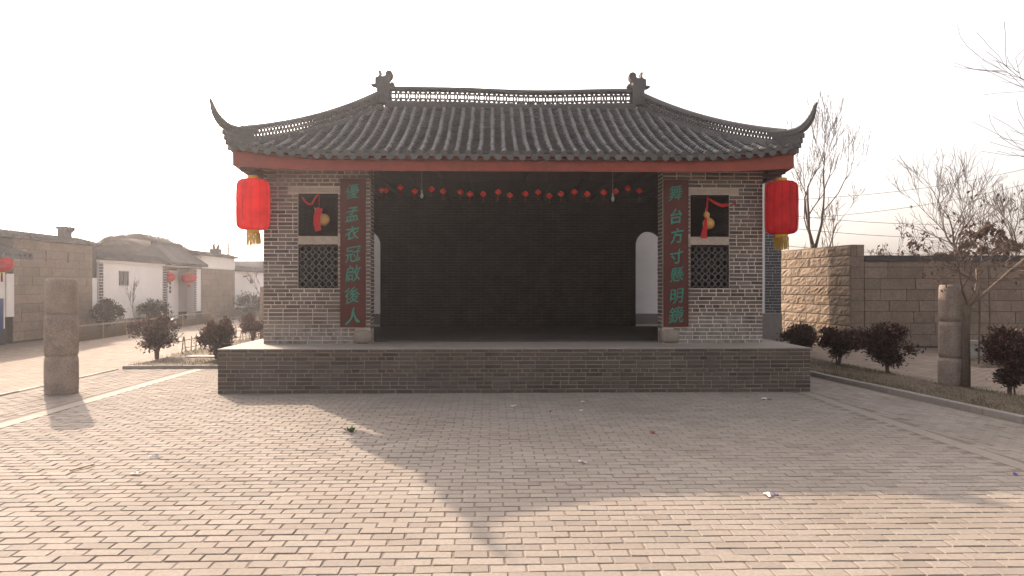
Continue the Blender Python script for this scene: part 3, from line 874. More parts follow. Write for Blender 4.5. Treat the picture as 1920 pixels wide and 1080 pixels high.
# ------------------------------------------------------------------ couplet boards
def glyph_mesh(ch, rg):
    cu = bpy.data.curves.new('glyph', 'FONT'); cu.body = ch; cu.size = .25; cu.extrude = .004; cu.offset = .0026 if ch in '人寸方台衣' else .0004
    cu.align_x = 'CENTER'; cu.resolution_u = 3
    o = bpy.data.objects.new('glyph', cu); COL.objects.link(o)
    bpy.context.view_layer.update()
    me = bpy.data.meshes.new_from_object(o.evaluated_get(bpy.context.evaluated_depsgraph_get()))
    bpy.data.objects.remove(o)
    if len(me.vertices):
        co = np.empty(len(me.vertices)*3, 'f'); me.vertices.foreach_get('co', co); co = co.reshape(-1,3)
        c = (co.min(0)+co.max(0))/2; co[:, :2] -= c[:2]
        ext = max(float((co.max(0)-co.min(0))[:2].max()), 1e-4)
        co[:, :2] *= .245/ext
        x, y_ = co[:,0].copy(), co[:,1].copy()
        # brush-like slant: strokes climb to the right, weight sways
        co[:,0] = x*.90 + .07*y_ + .006*np.sin(y_*38 + rg.uniform(0,6))
        co[:,1] = y_*1.0 + .13*x + .006*np.sin(x*42 + rg.uniform(0,6))
        me.vertices.foreach_set('co', co.ravel()); me.update()
    me.materials.clear(); me.materials.append(M['glyph'])
    return me
GZ = [(360,402,437,477,512,553,592), (360,404,441,480,514,555,590)]
for s, txt, lab, zs in ((-1, '優孟衣冠啟後人', 'tall maroon couplet board with green characters, nearest the pink-lit lantern', GZ[0]),
                        (1, '舞台方寸懸明鏡', 'tall maroon couplet board with green characters, nearest the deep red lantern', GZ[1])):
    rg = random.Random(50+s)
    cx = s*2.615
    bd = thing('couplet_board', (cx, WF-.03, .93), lab, 'board', 'couplet boards on the stage piers')
    b = MB(); b.box(cx-.203, cx+.203, WF-.045, WF-.012, .935, 3.325)
    part('panel', b, M['board'], bd)
    for ch, py in zip(txt, zs):
        z = 1.6 + (536-py)*11.96/1387
        o = bpy.data.objects.new('character', glyph_mesh(ch, rg)); link(o, bd)
        o.matrix_basis = Matrix.Translation((cx + s*.0 + rg.uniform(-.012,.012), WF-.049, z)) @ Matrix.Rotation(R(90), 4, 'X') @ Matrix.Scale(1.08 if ch in '人冠啟後鏡' else .98, 4)

# ------------------------------------------------------------------ lanterns
def tall_lantern(x, y, zt, zb, label, seed):
    rg = random.Random(seed); t = thing('tall_lantern', (x, y, zb-.25), label, 'lantern', 'tall red lanterns under the eave corners')
    m = MB(); n = 64; H = zt-zb; prof = [(.10,0),(.19,.015),(.235,.05),(.252,.11),(.256,.3),(.254,H*.5),(.256,H-.3),(.25,H-.1),(.23,H-.045),(.19,H-.015),(.10,H)]
    for (r_, z) in prof:
        for k in range(n):
            a = 2*math.pi*k/n; rr = r_*(1 - .055*abs(math.cos(a*6-1.1))**3) + rg.uniform(-.0015,.0015)
            m.v.append((x+rr*math.cos(a), y+rr*math.sin(a), zb+z))
    for i in range(len(prof)-1):
        for k in range(n): m.f.append((i*n+k, i*n+(k+1)%n, (i+1)*n+(k+1)%n, (i+1)*n+k))
    part('silk_body', m, M['lantern'], t, smooth=True)
    for k in range(12):
        a = 2*math.pi*(k+.35)/12; m = MB(); m.tube([(x+(r_+.001)*math.cos(a), y+(r_+.001)*math.sin(a), zb+z) for (r_, z) in prof], .0045, 4); part('rib', m, M['ribbon'], t)
    m = MB(); m.lathe([(.075,0),(.085,.005),(.085,.05),(.075,.055)], (x,y,zt-.005), 20); part('top_collar', m, M['yellow'], t)
    m = MB(); m.lathe([(.09,0),(.10,.005),(.10,.045),(.09,.05)], (x,y,zb-.045), 20); part('bottom_collar', m, M['yellow'], t)
    m = MB()
    for k in range(130):
        a = 2*math.pi*k/130; r_ = rg.choice((.06,.09,.11))+rg.uniform(-.008,.008); L = rg.uniform(.15,.21); w = .0032
        px, py_ = x+r_*math.cos(a), y+r_*math.sin(a); dx, dy = rg.uniform(-.012,.012), rg.uniform(-.01,.01)
        m.add([(px-w,py_,zb-.045),(px+w,py_,zb-.045),(px+w+dx,py_+dy,zb-.045-L),(px-w+dx,py_+dy,zb-.045-L)], [(0,1,2,3)])
    part('fringe', m, M['fringe'], t)
    m = MB(); m.tube([(x,y,zt+.04),(x,y,3.48)], .006, 5); part('hanging_cord', m, M['wire'], t)
tall_lantern(-4.14, 11.76, 3.285, 2.48, 'tall red lantern glowing pink against the sky at the sunlit eave corner', 1)
tall_lantern(4.27, 11.76, 3.285, 2.43, 'deep red tall lantern at the eave corner beside the slate brick house', 2)

def small_lantern(parent_label, x, y, z, r, group, yellow=True, seed=0, cord_to=None, name='small_lantern', squash=.78, tassel=.12):
    t = thing(name, (x, y, z-r), parent_label, 'lantern', group)
    m = MB(); n = 16
    prof = [(r*math.sin(math.pi*k/8)+.001, -r*squash*math.cos(math.pi*k/8)) for k in range(9)]
    bs = len(m.v)
    for (r_, zz) in prof:
        for k in range(n):
            a = 2*math.pi*k/n; rr = r_*(1-.05*(k % 2)); m.v.append((x+rr*math.cos(a), y+rr*math.sin(a), z+zz))
    for i in range(8):
        for k in range(n): m.f.append((i*n+k, i*n+(k+1)%n, (i+1)*n+(k+1)%n, (i+1)*n+k))
    part('body', m, M['smallsilk' if r < .1 else 'lantern'], t, smooth=False)
    m = MB(); m.lathe([(r*.28,0),(r*.28,r*.16)], (x,y,z+r*squash*.95), 8); part('cap', m, M['yellow'], t)
    m = MB(); m.lathe([(r*.24,0),(r*.24,r*.14)], (x,y,z-r*squash*1.08), 8)
    part('collar', m, M['yellow'], t)
    m = MB()
    rg = random.Random(seed)
    for k in range(5):
        dx, dy = rg.uniform(-r*.12,r*.12), rg.uniform(-r*.12,r*.12)
        m.tube([(x+dx*.5,y+dy*.5,z-r*squash*1.05),(x+dx,y+dy,z-r*squash-tassel)], r*.035, 3)
    part('tassel', m, M['ribbon'], t)
    if cord_to:
        m = MB(); m.tube([(x,y,z+r*squash*1.05),(x+.0,y,cord_to)], .0025, 3); part('cord', m, M['wire'], t)
SLP = [(715,357),(724,357),(751,352),(778,359),(809,355),(831,359),(863,360),(881,364),(906,364),(934,360),(956,366),(985,363),(1009,360),(1030,367),(1052,363),(1077,359),(1101,363),(1132,360),(1155,358),(1177,352),(1199,357)]
ORD = ['first','second','third','fourth','fifth','sixth','seventh','eighth','ninth','tenth','eleventh','twelfth','thirteenth','fourteenth','fifteenth','sixteenth','seventeenth','eighteenth','nineteenth','twentieth','last']
rg = random.Random(9)
for i, (px, py) in enumerate(SLP):
    y = 12.45 + rg.uniform(-.12,.12); u = (px-960)/1387
    x = -.39 + y*(.0279+u)/(1-.0279*u); z = 1.6 + (536-py)/1387*y
    if i == 0: lab = 'outermost tiny red lantern of the string, touching its neighbour beside the couplet board'
    elif i == 20: lab = 'last tiny red lantern of the string, by the pier with the whole yellow gourd'
    else: lab = '%s tiny red lantern from the left on the string across the stage' % ORD[i]
    small_lantern(lab, x, y, z, .052, 'tiny red lanterns strung across the stage', seed=i, cord_to=3.499, tassel=.09)
b = MB()
pts = [(-2.3+4.6*k/20, 12.45, 3.36+.03*math.cos(k*1.3)-.0006*(k-10)**2*-1*.2) for k in range(21)]
b.tube(pts, .003, 4); single('lantern_string', b, M['wire'], 'thin dark string stretched across the stage opening above tiny lanterns', 'string')
for px, zb, lab in ((791, 3.08, 'bare light bulb on a pale cord, beside the fourth tiny lantern'), (1149, 3.04, 'bare light bulb on a pale cord, near the far pier with yellow gourd')):
    y = 12.3; u = (px-960)/1387; x = -.39 + y*(.0279+u)/(1-.0279*u)
    t = thing('hanging_bulb', (x, y, zb), lab, 'light bulb', 'bare bulbs over the stage')
    m = MB(); m.tube([(x,y,zb+.11),(x,y,3.499)], .004, 5); part('cord', m, M['palewire'], t)
    m = MB(); m.lathe([(.012,0),(.026,.02),(.03,.045),(.024,.07),(.015,.085)], (x,y,zb-.03), 12); part('bulb', m, M['bulb'], t, smooth=True)
    m = MB(); m.lathe([(.017,0),(.019,.05),(.01,.06)], (x,y,zb+.055), 10); part('socket', m, M['palewire'], t)

# ------------------------------------------------------------------ gourds in the upper windows
def strip(pts, w, m, nrm=Vector((0,-1,0))):
    pts = [Vector(p) for p in pts]; bs = len(m.v)
    for i, p in enumerate(pts):
        d = (pts[min(i+1,len(pts)-1)]-pts[max(i-1,0)]).normalized(); sd_ = d.cross(nrm).normalized()
        ww = w[i] if hasattr(w, '__len__') else w
        m.v += [tuple(p-sd_*ww), tuple(p+sd_*ww)]
    for i in range(len(pts)-1): m.f.append((bs+2*i, bs+2*i+1, bs+2*i+3, bs+2*i+2))
def gourd(cx, y, zc, tilt, label, ribbons, tail, seed):
    t = thing('hanging_gourd', (cx, y, zc-.1), label, 'gourd', 'gourds hung in the pier windows')
    prof = [(.004,-.098),(.05,-.092),(.085,-.06),(.098,-.015),(.092,.03),(.068,.065),(.04,.085),(.034,.098),(.045,.118),(.052,.142),(.046,.168),(.028,.19),(.012,.205),(.007,.235),(.004,.245)]
    m = MB(); m.lathe(prof, (0,0,0), 20)
    T = Matrix.Translation((cx,y,zc)) @ Matrix.Rotation(tilt, 4, 'Y')
    m.v = [tuple(T @ Vector(p)) for p in m.v]
    part('body', m, M['gourd'], t, smooth=True)
    m = MB()
    for (pts, w) in ribbons: strip(pts, w, m)
    part('ribbon', m, M['ribbon'], t)
    m = MB(); strip(*tail, m); part('ribbon_tail', m, M['ribbon'], t)
Z = lambda py: 1.6 + (536-py)*12.0/1387
X = lambda px, y: (-.39 + y*(.0279+(px-960)/1387)/(1-.0279*(px-960)/1387))
yg = WF+.07
gourd(X(1328.5,yg), yg, Z(417), R(-12), 'yellow bottle gourd tied with red ribbon, its round body in full view',
      [([(X(1327,yg), yg, Z(363)), (X(1326,yg), yg-.01, Z(380)), (X(1323,yg), yg-.02, Z(404))], .014), ([(X(1327,yg), yg-.01, Z(369)), (X(1340,yg), yg-.04, Z(379)), (X(1352,yg), yg-.06, Z(384)), (X(1364,yg), yg-.06, Z(382)), (X(1377,yg), yg-.08, Z(378))], [.012,.022,.026,.022,.034])],
      ([(X(1320,yg), yg-.105, Z(407)), (X(1319,yg), yg-.115, Z(420)), (X(1317,yg), yg-.11, Z(435)), (X(1316,yg), yg-.11, Z(446))], [.018,.03,.045,.055]), 1)
gourd(X(606,yg), yg+.02, Z(411), R(-38), 'bottle gourd half hidden behind a broad red ribbon',
      [([(X(567,yg), yg-.03, Z(370)), (X(574,yg), yg-.035, Z(379)), (X(581,yg), yg-.035, Z(384)), (X(588,yg), yg-.03, Z(381))], .016), ([(X(586,yg), yg-.03, Z(384)), (X(590,yg), yg-.03, Z(374)), (X(596,yg), yg-.01, Z(365))], .016), ([(X(598,yg), yg, Z(362)), (X(599,yg), yg-.02, Z(382)), (X(600,yg), yg-.06, Z(394))], .006)],
      ([(X(603,yg), yg-.10, Z(391)), (X(598,yg), yg-.12, Z(405)), (X(597,yg), yg-.115, Z(420)), (X(600,yg), yg-.115, Z(434))], [.05,.055,.055,.05]), 2)

# ------------------------------------------------------------------ stone columns
def stone_column(x, y, r, drums, label, seed):
    rg = random.Random(seed); t = thing('stone_column', (x, y, 0), label, 'column', 'old stone drum columns')
    z = -.04
    for (h, k) in drums:
        m = MB(); rr = r*k; N = 9
        prof = [(rr-.02, z+.003)] + [(rr*(1+.02*math.sin(math.pi*i/N)) - (.006 if i in (0, N) else 0), z+.012+(h-.024)*i/N) for i in range(N+1)] + [(rr-.02, z+h-.003)]
        m.lathe(prof, (x,y,0), 40, .006, rg)
        part('drum', m, M['granite'], t, smooth=True); z += h
        m = MB(); m.lathe([(rr-.012, z-.006), (rr-.012, z+.006)], (x,y,0), 30)
        if (h, k) != drums[-1]: part('mortar_joint', m, M['pale_stone'], t)
stone_column(-6.80, 11.22, .222, [(.60,1.0),(.61,1.01),(.54,.96)], 'thick weathered granite column standing alone on the sunny paving by the road', 1)
stone_column(6.93, 11.52, .212, [(.51,1.02),(.57,.99),(.58,.97)], 'weathered granite column behind the small dry tree in the kerbside bed', 2)
stone_column(-6.98, 21.8, .16, [(.55,1.02),(.55,1.0),(.52,.98)], 'pale stone column partly hidden behind the brick pier and platform', 3)

# ------------------------------------------------------------------ house behind the stage
HB = 18.62
h = thing('courtyard_house', (.4, HB, 0), 'whitewashed house with slate brick corner right behind the stage', 'house')
hx0, hx1 = -5.9, 6.98
b = MB(); b.box(hx0, hx1-.42, HB, HB+5, .90, 4.75); part('wall', b, M['white'], h)
b = MB(); b.box(hx0-.02, hx1+.01, HB-.03, HB+5.02, -.05, .90); part('dado', b, M['dado'], h)
b = MB(); b.box(hx1-.419, hx1, HB-.012, HB+5, .902, 4.75); q = part('quoin', b, M['palejoint'], h)
pcs = lay((hx1-.415, hx1-.004, .915, 4.74), [], 61, .25, .062, .011, 0)
put_bricks(pcs, HB-.012, q, M['darkbrick'], 62, 300, 'brick')
b = MB(); b.box(hx0-.25, hx1+.12, HB-.2, HB+5.2, 4.75, 4.9); b.box(hx0-.15, hx1+.05, HB-.1, HB+5.1, 4.901, 5.0); part('coping', b, M['coping'], h)

# ------------------------------------------------------------------ stone wall on the lane
def block_wall(p0, p1, zs, t_, seed, L=(.45,.8), rough=.03, mat='block', jmat='joint'):
    """list of block meshes along p0->p1 with the face on the left-hand side of travel reversed (outward normal n)."""
rgw = random.Random(91)
def blocks(parent, p0, p1, courses, lens, mat, bulge, seed, proud=.02, jg=.012, name='stone_block'):
    """Stone blocks on the face that runs p0 -> p1 with the outside to the right of travel."""
    rg = random.Random(seed); a, c = Vector((*p0, 0)), Vector((*p1, 0)); L = (c-a).length; d = (c-a)/L; n = Vector((d.y, -d.x, 0))
    z = 0.0; out = []
    for h_ in courses:
        s_ = 0.0; first = True
        while s_ < L - .02:
            l = rg.uniform(*lens)*(rg.choice([.45,.7,1]) if first else 1); first = False
            e = min(s_+l, L)
            if L - e < .18: e = L
            m = MB(); w, hh = e-s_-jg, h_-jg
            nx, nz = (6, 4) if bulge > .012 else (1, 1)
            grid = {}
            for i in range(nx+1):
                for k in range(nz+1):
                    edge = i in (0, nx) or k in (0, nz)
                    o_ = (rg.uniform(-.004,.004) if edge else bulge*rg.uniform(-.2,1.2)) + proud
                    if bulge <= .012: o_ = proud + rg.uniform(-bulge, bulge)
                    p = a + d*(s_+jg/2+w*i/nx) + n*o_; grid[i,k] = len(m.v)
                    m.v.append((p.x, p.y, z+jg/2+hh*k/nz + (0 if edge else rg.uniform(-.012,.012))))
            for i in range(nx):
                for k in range(nz): m.f.append((grid[i,k], grid[i+1,k], grid[i+1,k+1], grid[i,k+1]))
            rim = [(i,0) for i in range(nx)] + [(nx,k) for k in range(nz)] + [(i,nz) for i in range(nx,0,-1)] + [(0,k) for k in range(nz,0,-1)]
            bk = []
            for r_ in rim:
                p = Vector(m.v[grid[r_]]) - n*(proud+.03); bk.append(len(m.v)); m.v.append(tuple(p))
            for i in range(len(rim)):
                j = (i+1) % len(rim); m.f.append((grid[rim[i]], bk[i], bk[j], grid[rim[j]]))
            part(name, m, mat, parent)
            s_ = e
        z += h_
W = thing('lane_wall', (9.15, 19.4, 0), 'long sandstone block wall with sunlit rough end and dark coping across the lane', 'wall')
A, B_, C_ = (8.25, 26.3), (9.15, 19.4), (20.0, 19.0)
da = Vector((B_[0]-A[0], B_[1]-A[1])).normalized(); na = Vector((da.y, -da.x))      # face of the return
def slabwall(m, p, q, th, z0, z1, inset=0):
    a, c = Vector(p), Vector(q); d = (c-a).normalized(); n = Vector((d.y, -d.x))
    k = [a - n*inset, c - n*inset, c - n*th, a - n*th]
    bs = len(m.v)
    for zz in (z0, z1): m.v += [(v.x, v.y, zz) for v in k]
    m.f += [(bs+3,bs+2,bs+1,bs),(bs+4,bs+5,bs+6,bs+7)] + [(bs+i, bs+(i+1)%4, bs+4+(i+1)%4, bs+4+i) for i in range(4)]
m = MB(); slabwall(m, A, B_, .38, -.05, 2.68, .012); core1 = part('wall_core', m, M['joint'], W)
m = MB(); slabwall(m, (B_[0]+.02, B_[1]), C_, .36, -.05, 2.26, .006); core2 = part('wall_core', m, M['joint'], W)
CS = [.31,.30,.31,.29,.30,.29,.30,.29,.31]
blocks(core1, A, (B_[0], B_[1]), [.268]*10, (.42,.78), M['block'], .019, 5, .012, .022)
blocks(core1, B_, (B_[0]+.36, B_[1]-.012), CS, (.36,.37), M['greyblock'], .01, 8, .012)
blocks(core2, (B_[0]+.37, B_[1]-.014), C_, CS[:7]+[.16], (.5,.95), M['greyblock'], .012, 7, .012, .014)
m = MB(); slabwall(m, (B_[0]+.37, B_[1]-.07), (C_[0], C_[1]-.06), .5, 2.262, 2.33); slabwall(m, (B_[0]+.372, B_[1]-.03), (C_[0], C_[1]-.02), .42, 2.331, 2.41); part('coping', m, M['coping'], W)
m = MB(); slabwall(m, A, B_, .36, 2.681, 2.70, .03); part('wall_top', m, M['block'], W)

# paver stack on the lane
t = thing('paver_stack', (10.6, 16.4, -.04), 'small stack of grey paving slabs on the lane behind the granite column', 'stack')
rg = random.Random(3)
for k in range(5):
    for i in range(2):
        m = MB(); xx = 10.35+i*.33+rg.uniform(-.02,.02); yy = 16.3+rg.uniform(-.02,.02)
        m.box(xx, xx+.3, yy, yy+.25, -.04+k*.083, -.04+k*.083+.078); part('paving_slab', m, M['kerb'], t)

# ------------------------------------------------------------------ village houses along the road (their street face looks to +x)
FX = -14.1
def wallbox(y0, y1, z0, z1, x1=FX, depth=5.0):
    m = MB(); m.box(x1-depth, x1, y0, y1, z0, z1); return m
def coping_run(y0, y1, z, h_=.22, over=.18, x1=FX, depth=.5, mat='coping'):
    """A tiled wall coping: two sloping sides with half-round ribs."""
    m = MB(); x0 = x1-depth; xm = (x0+x1)/2
    prof = [(x1+over, z), (x1+over, z+.05), (xm+.06, z+h_), (xm-.06, z+h_), (x0-over, z+.05), (x0-over, z)]
    n = len(prof); bs = 0
    for yy in (y0, y1): m.v += [(p[0], yy, p[1]) for p in prof]
    m.f += [tuple(range(n)), tuple(n+i for i in reversed(range(n)))] + [(i, n+i, n+(i+1)%n, (i+1)%n) for i in range(n)]
    y = y0+.1
    while y < y1-.05:
        m.tube([(x1+over+.01, y, z+.05), (xm+.05, y, z+h_+.01)], .045, 6); y += .2
    return m
def quoin(parent, y0, y1, z0, z1, seed):
    b = MB(); b.box(FX-.3, FX+.02, y0, y1, z0, z1); q = part('quoin', b, M['palejoint'], parent)
    pcs = lay((y0+.006, y1-.006, z0+.01, z1-.01), [], seed, .26, .075, .03, 0)
    put_bricks(pcs, 0, q, M['darkbrick'], seed, 300, 'brick', 'px', FX+.02)

# nearest gatehouse, mostly outside the picture
h = thing('gatehouse', (FX, 19.5, 0), 'gatehouse at the picture edge with blue board and orange-lit lantern', 'house')
part('wall', wallbox(15.5, 21.25, .4, 2.0), M['white'], h); part('dado', wallbox(15.48, 21.27, -.05, .398, FX+.03), M['darkbrick'], h)
part('upper_wall', wallbox(15.5, 21.62, 2.0, 2.95, FX-.01), M['coping'], h)
part('white_strip', wallbox(21.28, 21.62, .72, 1.95, FX+.02, .3), M['white'], h)
m = MB(); m.box(FX-.02, FX+.06, 20.4, 21.1, .3, 1.25); part('blue_board', m, M['bluep'], h)
m = MB(); m.box(FX-.02, FX+.05, 18.2, 20.2, .1, 2.0); part('door', m, M['redlac'], h)
m = MB()
ey0, ey1 = 15.3, 21.3
m.add([(FX+.75, ey0, 2.42),(FX+.75, ey1, 2.42),(FX-1.2, ey1, 3.2),(FX-1.2, ey0, 3.2),(FX+.75, ey0, 2.34),(FX+.75, ey1, 2.34),(FX-1.2, ey1, 3.08),(FX-1.2, ey0, 3.08)], [(0,1,2,3),(7,6,5,4),(0,4,5,1),(1,5,6,2),(2,6,7,3),(3,7,4,0)])
y = ey0+.1
while y < ey1: m.tube([(FX+.77, y, 2.44),(FX-.2, y, 2.80),(FX-1.2, y, 3.22)], .06, 6); y += .2
part('roof', m, M['coping'], h)
small_lantern('round orange-red lantern under the gatehouse eave at the picture edge', FX+.62, 20.15, 2.18, .30, 'round lanterns on the village houses', name='round_lantern', squash=.72, tassel=.25)

# stone gable
h = thing('stone_house', (FX, 23.7, 0), 'house with grey stone block gable and dark coping behind the granite column', 'house')
g = part('wall', wallbox(21.63, 25.85, -.05, 2.97, FX-.03), M['joint'], h)
blocks(g, (FX-.03, 21.63), (FX-.03, 25.85), [.27]*11, (.5,.95), M['greyblock'], .008, 17, .02)
part('coping', coping_run(21.2, 26.0, 2.975, .24, .22, FX, 1.2), M['coping'], h)
for y_ in (23.15, 24.35):
    m = MB(); m.box(FX-.02, FX+.0, y_, y_+.06, 2.35, 2.68); part('iron_tie', m, M['wire'], h)
m = MB(); m.box(FX-.42, FX-.2, 24.5, 24.95, 3.15, 3.5)
rg = random.Random(2)
for k in range(14): m.tube([(FX-.2, 24.45+.04*k, 3.38+rg.uniform(-.03,.05)), (FX-.12, 24.45+.04*k, 3.48+rg.uniform(-.02,.07))], .03, 5)
m.box(FX-.46, FX-.14, 24.45, 25.0, 3.46, 3.54)
part('ridge_ornament', m, M['coping'], h)
part('side_wall', wallbox(25.86, 26.22, .55, 1.88, FX-.05), M['white'], h); part('side_dado', wallbox(25.86, 26.22, -.05, .549, FX-.04), M['dado'], h)
part('eave_return', wallbox(25.86, 26.2, 1.881, 2.96, FX-.06), M['coping'], h)
m = MB(); m.lathe([(.01,.62),(.35,.58),(.62,.42),(.78,.2),(.82,0)][::-1], (FX-1.6, 27.0, 2.6), 18); part('round_roof', m, M['coping'], h, smooth=True)

# white gate house with thatch behind
h = thing('whitewashed_house', (FX, 30.5, 0), 'whitewashed house with recessed gate, small window and thatched roof', 'house')
part('wall', wallbox(26.5, 31.25, .38, 2.42), M['white'], h); part('dado', wallbox(26.48, 31.26, -.05, .379, FX+.03), M['dado'], h)
quoin(h, 26.22, 26.50, .4, 2.44, 71)
part('eave_band', wallbox(26.22, 35.0, 2.42, 2.52, FX+.06, .4), M['white'], h)
part('coping', coping_run(26.2, 31.4, 2.521, .26, .15, FX+.0, .6), M['coping'], h)
m = MB(); m.box(FX-.03, FX+.012, 27.68, 28.28, 1.66, 2.12); w_ = part('window', m, M['glass'], h)
m = MB()
for (a, c, d, e) in ((27.64,27.68,1.62,2.16),(28.28,28.32,1.62,2.16),(27.681,28.279,2.121,2.16),(27.681,28.279,1.62,1.659),(27.96,28.0,1.66,2.12)): m.box(FX-.02, FX+.03, a, c, d, e)
part('window_frame', m, M['dado'], w_)
quoin(h, 31.27, 31.62, .02, 2.38, 72)
part('gate_wall', wallbox(31.63, 34.45, -.05, 2.38, FX-.75), M['dado'], h)
m = MB(); m.box(FX-.74, FX-.68, 31.75, 32.9, .1, 2.0); d_ = part('gate_door', m, M['redlac'], h)
m = MB(); m.add([(FX-.675,32.2,1.55),(FX-.675,32.32,1.38),(FX-.675,32.44,1.55),(FX-.675,32.32,1.72)], [(0,1,2,3)]); part('red_diamond', m, M['redpaper'], d_)
m = MB(); m.box(FX-.74, FX-.66, 33.3, 34.4, .1, 2.3); part('gate_jamb', m, M['white'], h)
for zz in (1.72, 1.52, 1.35):
    m = MB(); m.box(FX-.655, FX-.65, 33.42, 33.6, zz-.07, zz+.07); part('paper_notice', m, M['bluep'], h)
quoin(h, 34.47, 34.75, .02, 2.38, 73)
part('white_strip', wallbox(34.76, 35.38, .42, 2.40, FX-.02), M['white'], h); part('strip_dado', wallbox(34.76, 35.39, -.05, .419, FX+.02), M['darkbrick'], h)
m = MB()
# tiled gate roof
gy0, gy1 = 31.3, 35.3
m.add([(FX+.35, gy0, 2.55),(FX+.35, gy1, 2.55),(FX-1.0, gy1+.1, 3.42),(FX-1.0, gy0+1.3, 3.42),(FX-2.4, gy1, 2.5),(FX-2.4, gy0+.9, 2.5),(FX+.35, gy0, 2.48),(FX+.35, gy1, 2.48)], [(0,1,2,3),(3,2,4,5),(0,6,7,1),(0,3,5,6),(1,7,4,2),(6,5,4,7)])
y = gy0+.1
while y < gy1-.05:
    m.tube([(FX+.37, y, 2.56),(FX-1.0, gy0+1.3+(y-gy0)*(gy1-gy0-1.2)/(gy1-gy0), 3.44)], .055, 6); y += .21
m.box(FX-1.12, FX-.88, gy0+1.35, gy1+.05, 3.4, 3.56)
part('gate_roof', m, M['coping'], h)
# thatch
rg = random.Random(12)
m = MB()
def thatch_p(u, v):
    y = 33.6 + 7.8*u; x = FX-1.9 - 4.0*v
    env = (1-abs(2*u-1)**3.0)**.6 if abs(2*u-1) < 1 else 0
    z = 2.5 + 1.5*env*math.sin(math.pi*min(1, .12+v*.85))**.7 + .11*math.sin(u*13+v*5) + .08*math.sin(u*29+v*9) + .05*math.sin(u*53)
    return Vector((x, y, z))
n = 18
for i in range(n+1):
    for k in range(n+1): m.v.append(tuple(thatch_p(i/n, k/n)))
for i in range(n):
    for k in range(n): m.f.append((i*(n+1)+k, i*(n+1)+k+1, (i+1)*(n+1)+k+1, (i+1)*(n+1)+k))
tr = part('thatch', m, M['thatch'], h, smooth=True)
m = MB()
for k in range(5000):
    u, v = rg.uniform(.02,.98), rg.uniform(.0,.75); p = thatch_p(u, v); q = thatch_p(min(1,max(0,u+rg.uniform(-.03,.03))), max(0, v-rg.uniform(.05,.12)))
    p.z += rg.uniform(.0,.16); q.z += rg.uniform(-.04,.10); w = rg.uniform(.012,.03)
    m.add([(p.x,p.y-w,p.z),(p.x,p.y+w,p.z),(q.x,q.y+w*.5,q.z),(q.x,q.y-w*.5,q.z)], [(0,1,2,3)])
part('straw', m, M['thatch'], tr, kind='stuff')
small_lantern('round red lantern above the maroon gate door of the thatched house', FX-.15, 32.0, 1.98, .36, 'round lanterns on the village houses', name='round_lantern', squash=.68, tassel=.2, cord_to=2.42)
small_lantern('round red lantern by the far gate jamb of the thatched house', FX-.15, 34.3, 1.98, .36, 'round lanterns on the village houses', name='round_lantern', squash=.68, tassel=.2, cord_to=2.42)

# second stone gable with a white band
h = thing('stone_house', (FX, 37.7, 0), 'house with grey stone gable under a white band, past the gate', 'house')
g = part('wall', wallbox(35.4, 39.95, -.05, 2.44, FX-.02), M['joint'], h)
blocks(g, (FX-.02, 35.4), (FX-.02, 39.95), [.272]*9, (.6,1.1), M['greyblock'], .008, 27, .02)
part('white_band', wallbox(35.4, 39.95, 2.45, 3.05, FX), M['white'], h)
part('coping', coping_run(35.1, 40.1, 3.051, .2, .15, FX, .9), M['coping'], h)
m = MB(); m.box(FX-.6, FX-.2, 38.0, 38.6, 3.2, 3.5); m.tube([(FX-.4,38.1,3.45),(FX-.4,38.0,3.68),(FX-.4,38.15,3.75)], [.09,.07,.04], 6); m.tube([(FX-.4,38.5,3.45),(FX-.4,38.66,3.66),(FX-.4,38.6,3.8)], [.09,.07,.03], 6)
part('ridge_ornament', m, M['coping'], h)
# last white house
h = thing('whitewashed_house', (FX, 45, 0), 'plain whitewashed wall with dark tiled coping at the far road end', 'house')
part('wall', wallbox(39.97, 58, .4, 2.40, FX-.1), M['white'], h); part('dado', wallbox(39.96, 58, -.05, .399, FX-.07), M['dado'], h)
part('coping', coping_run(39.9, 58.1, 2.401, .28, .15, FX-.1, .6), M['coping'], h)
m = MB(); m.tube([(FX-.1,41.6,2.1),(FX+.3,41.6,2.2),(FX+.35,41.6,1.95)], .03, 5); m.box(FX+.28, FX+.42, 41.5, 41.7, 1.75, 1.95); part('wall_lamp', m, M['wire'], h)
b = MB(); b.box(-30, -12.3, 60, 66, -.05, 3.3); b.box(-30.2, -12.1, 59.8, 66.2, 3.3, 3.6)
hh = thing('distant_house', (-21, 60, 0), 'low distant house hazy behind the far road end', 'house'); part('wall', b, M['dado'], hh)

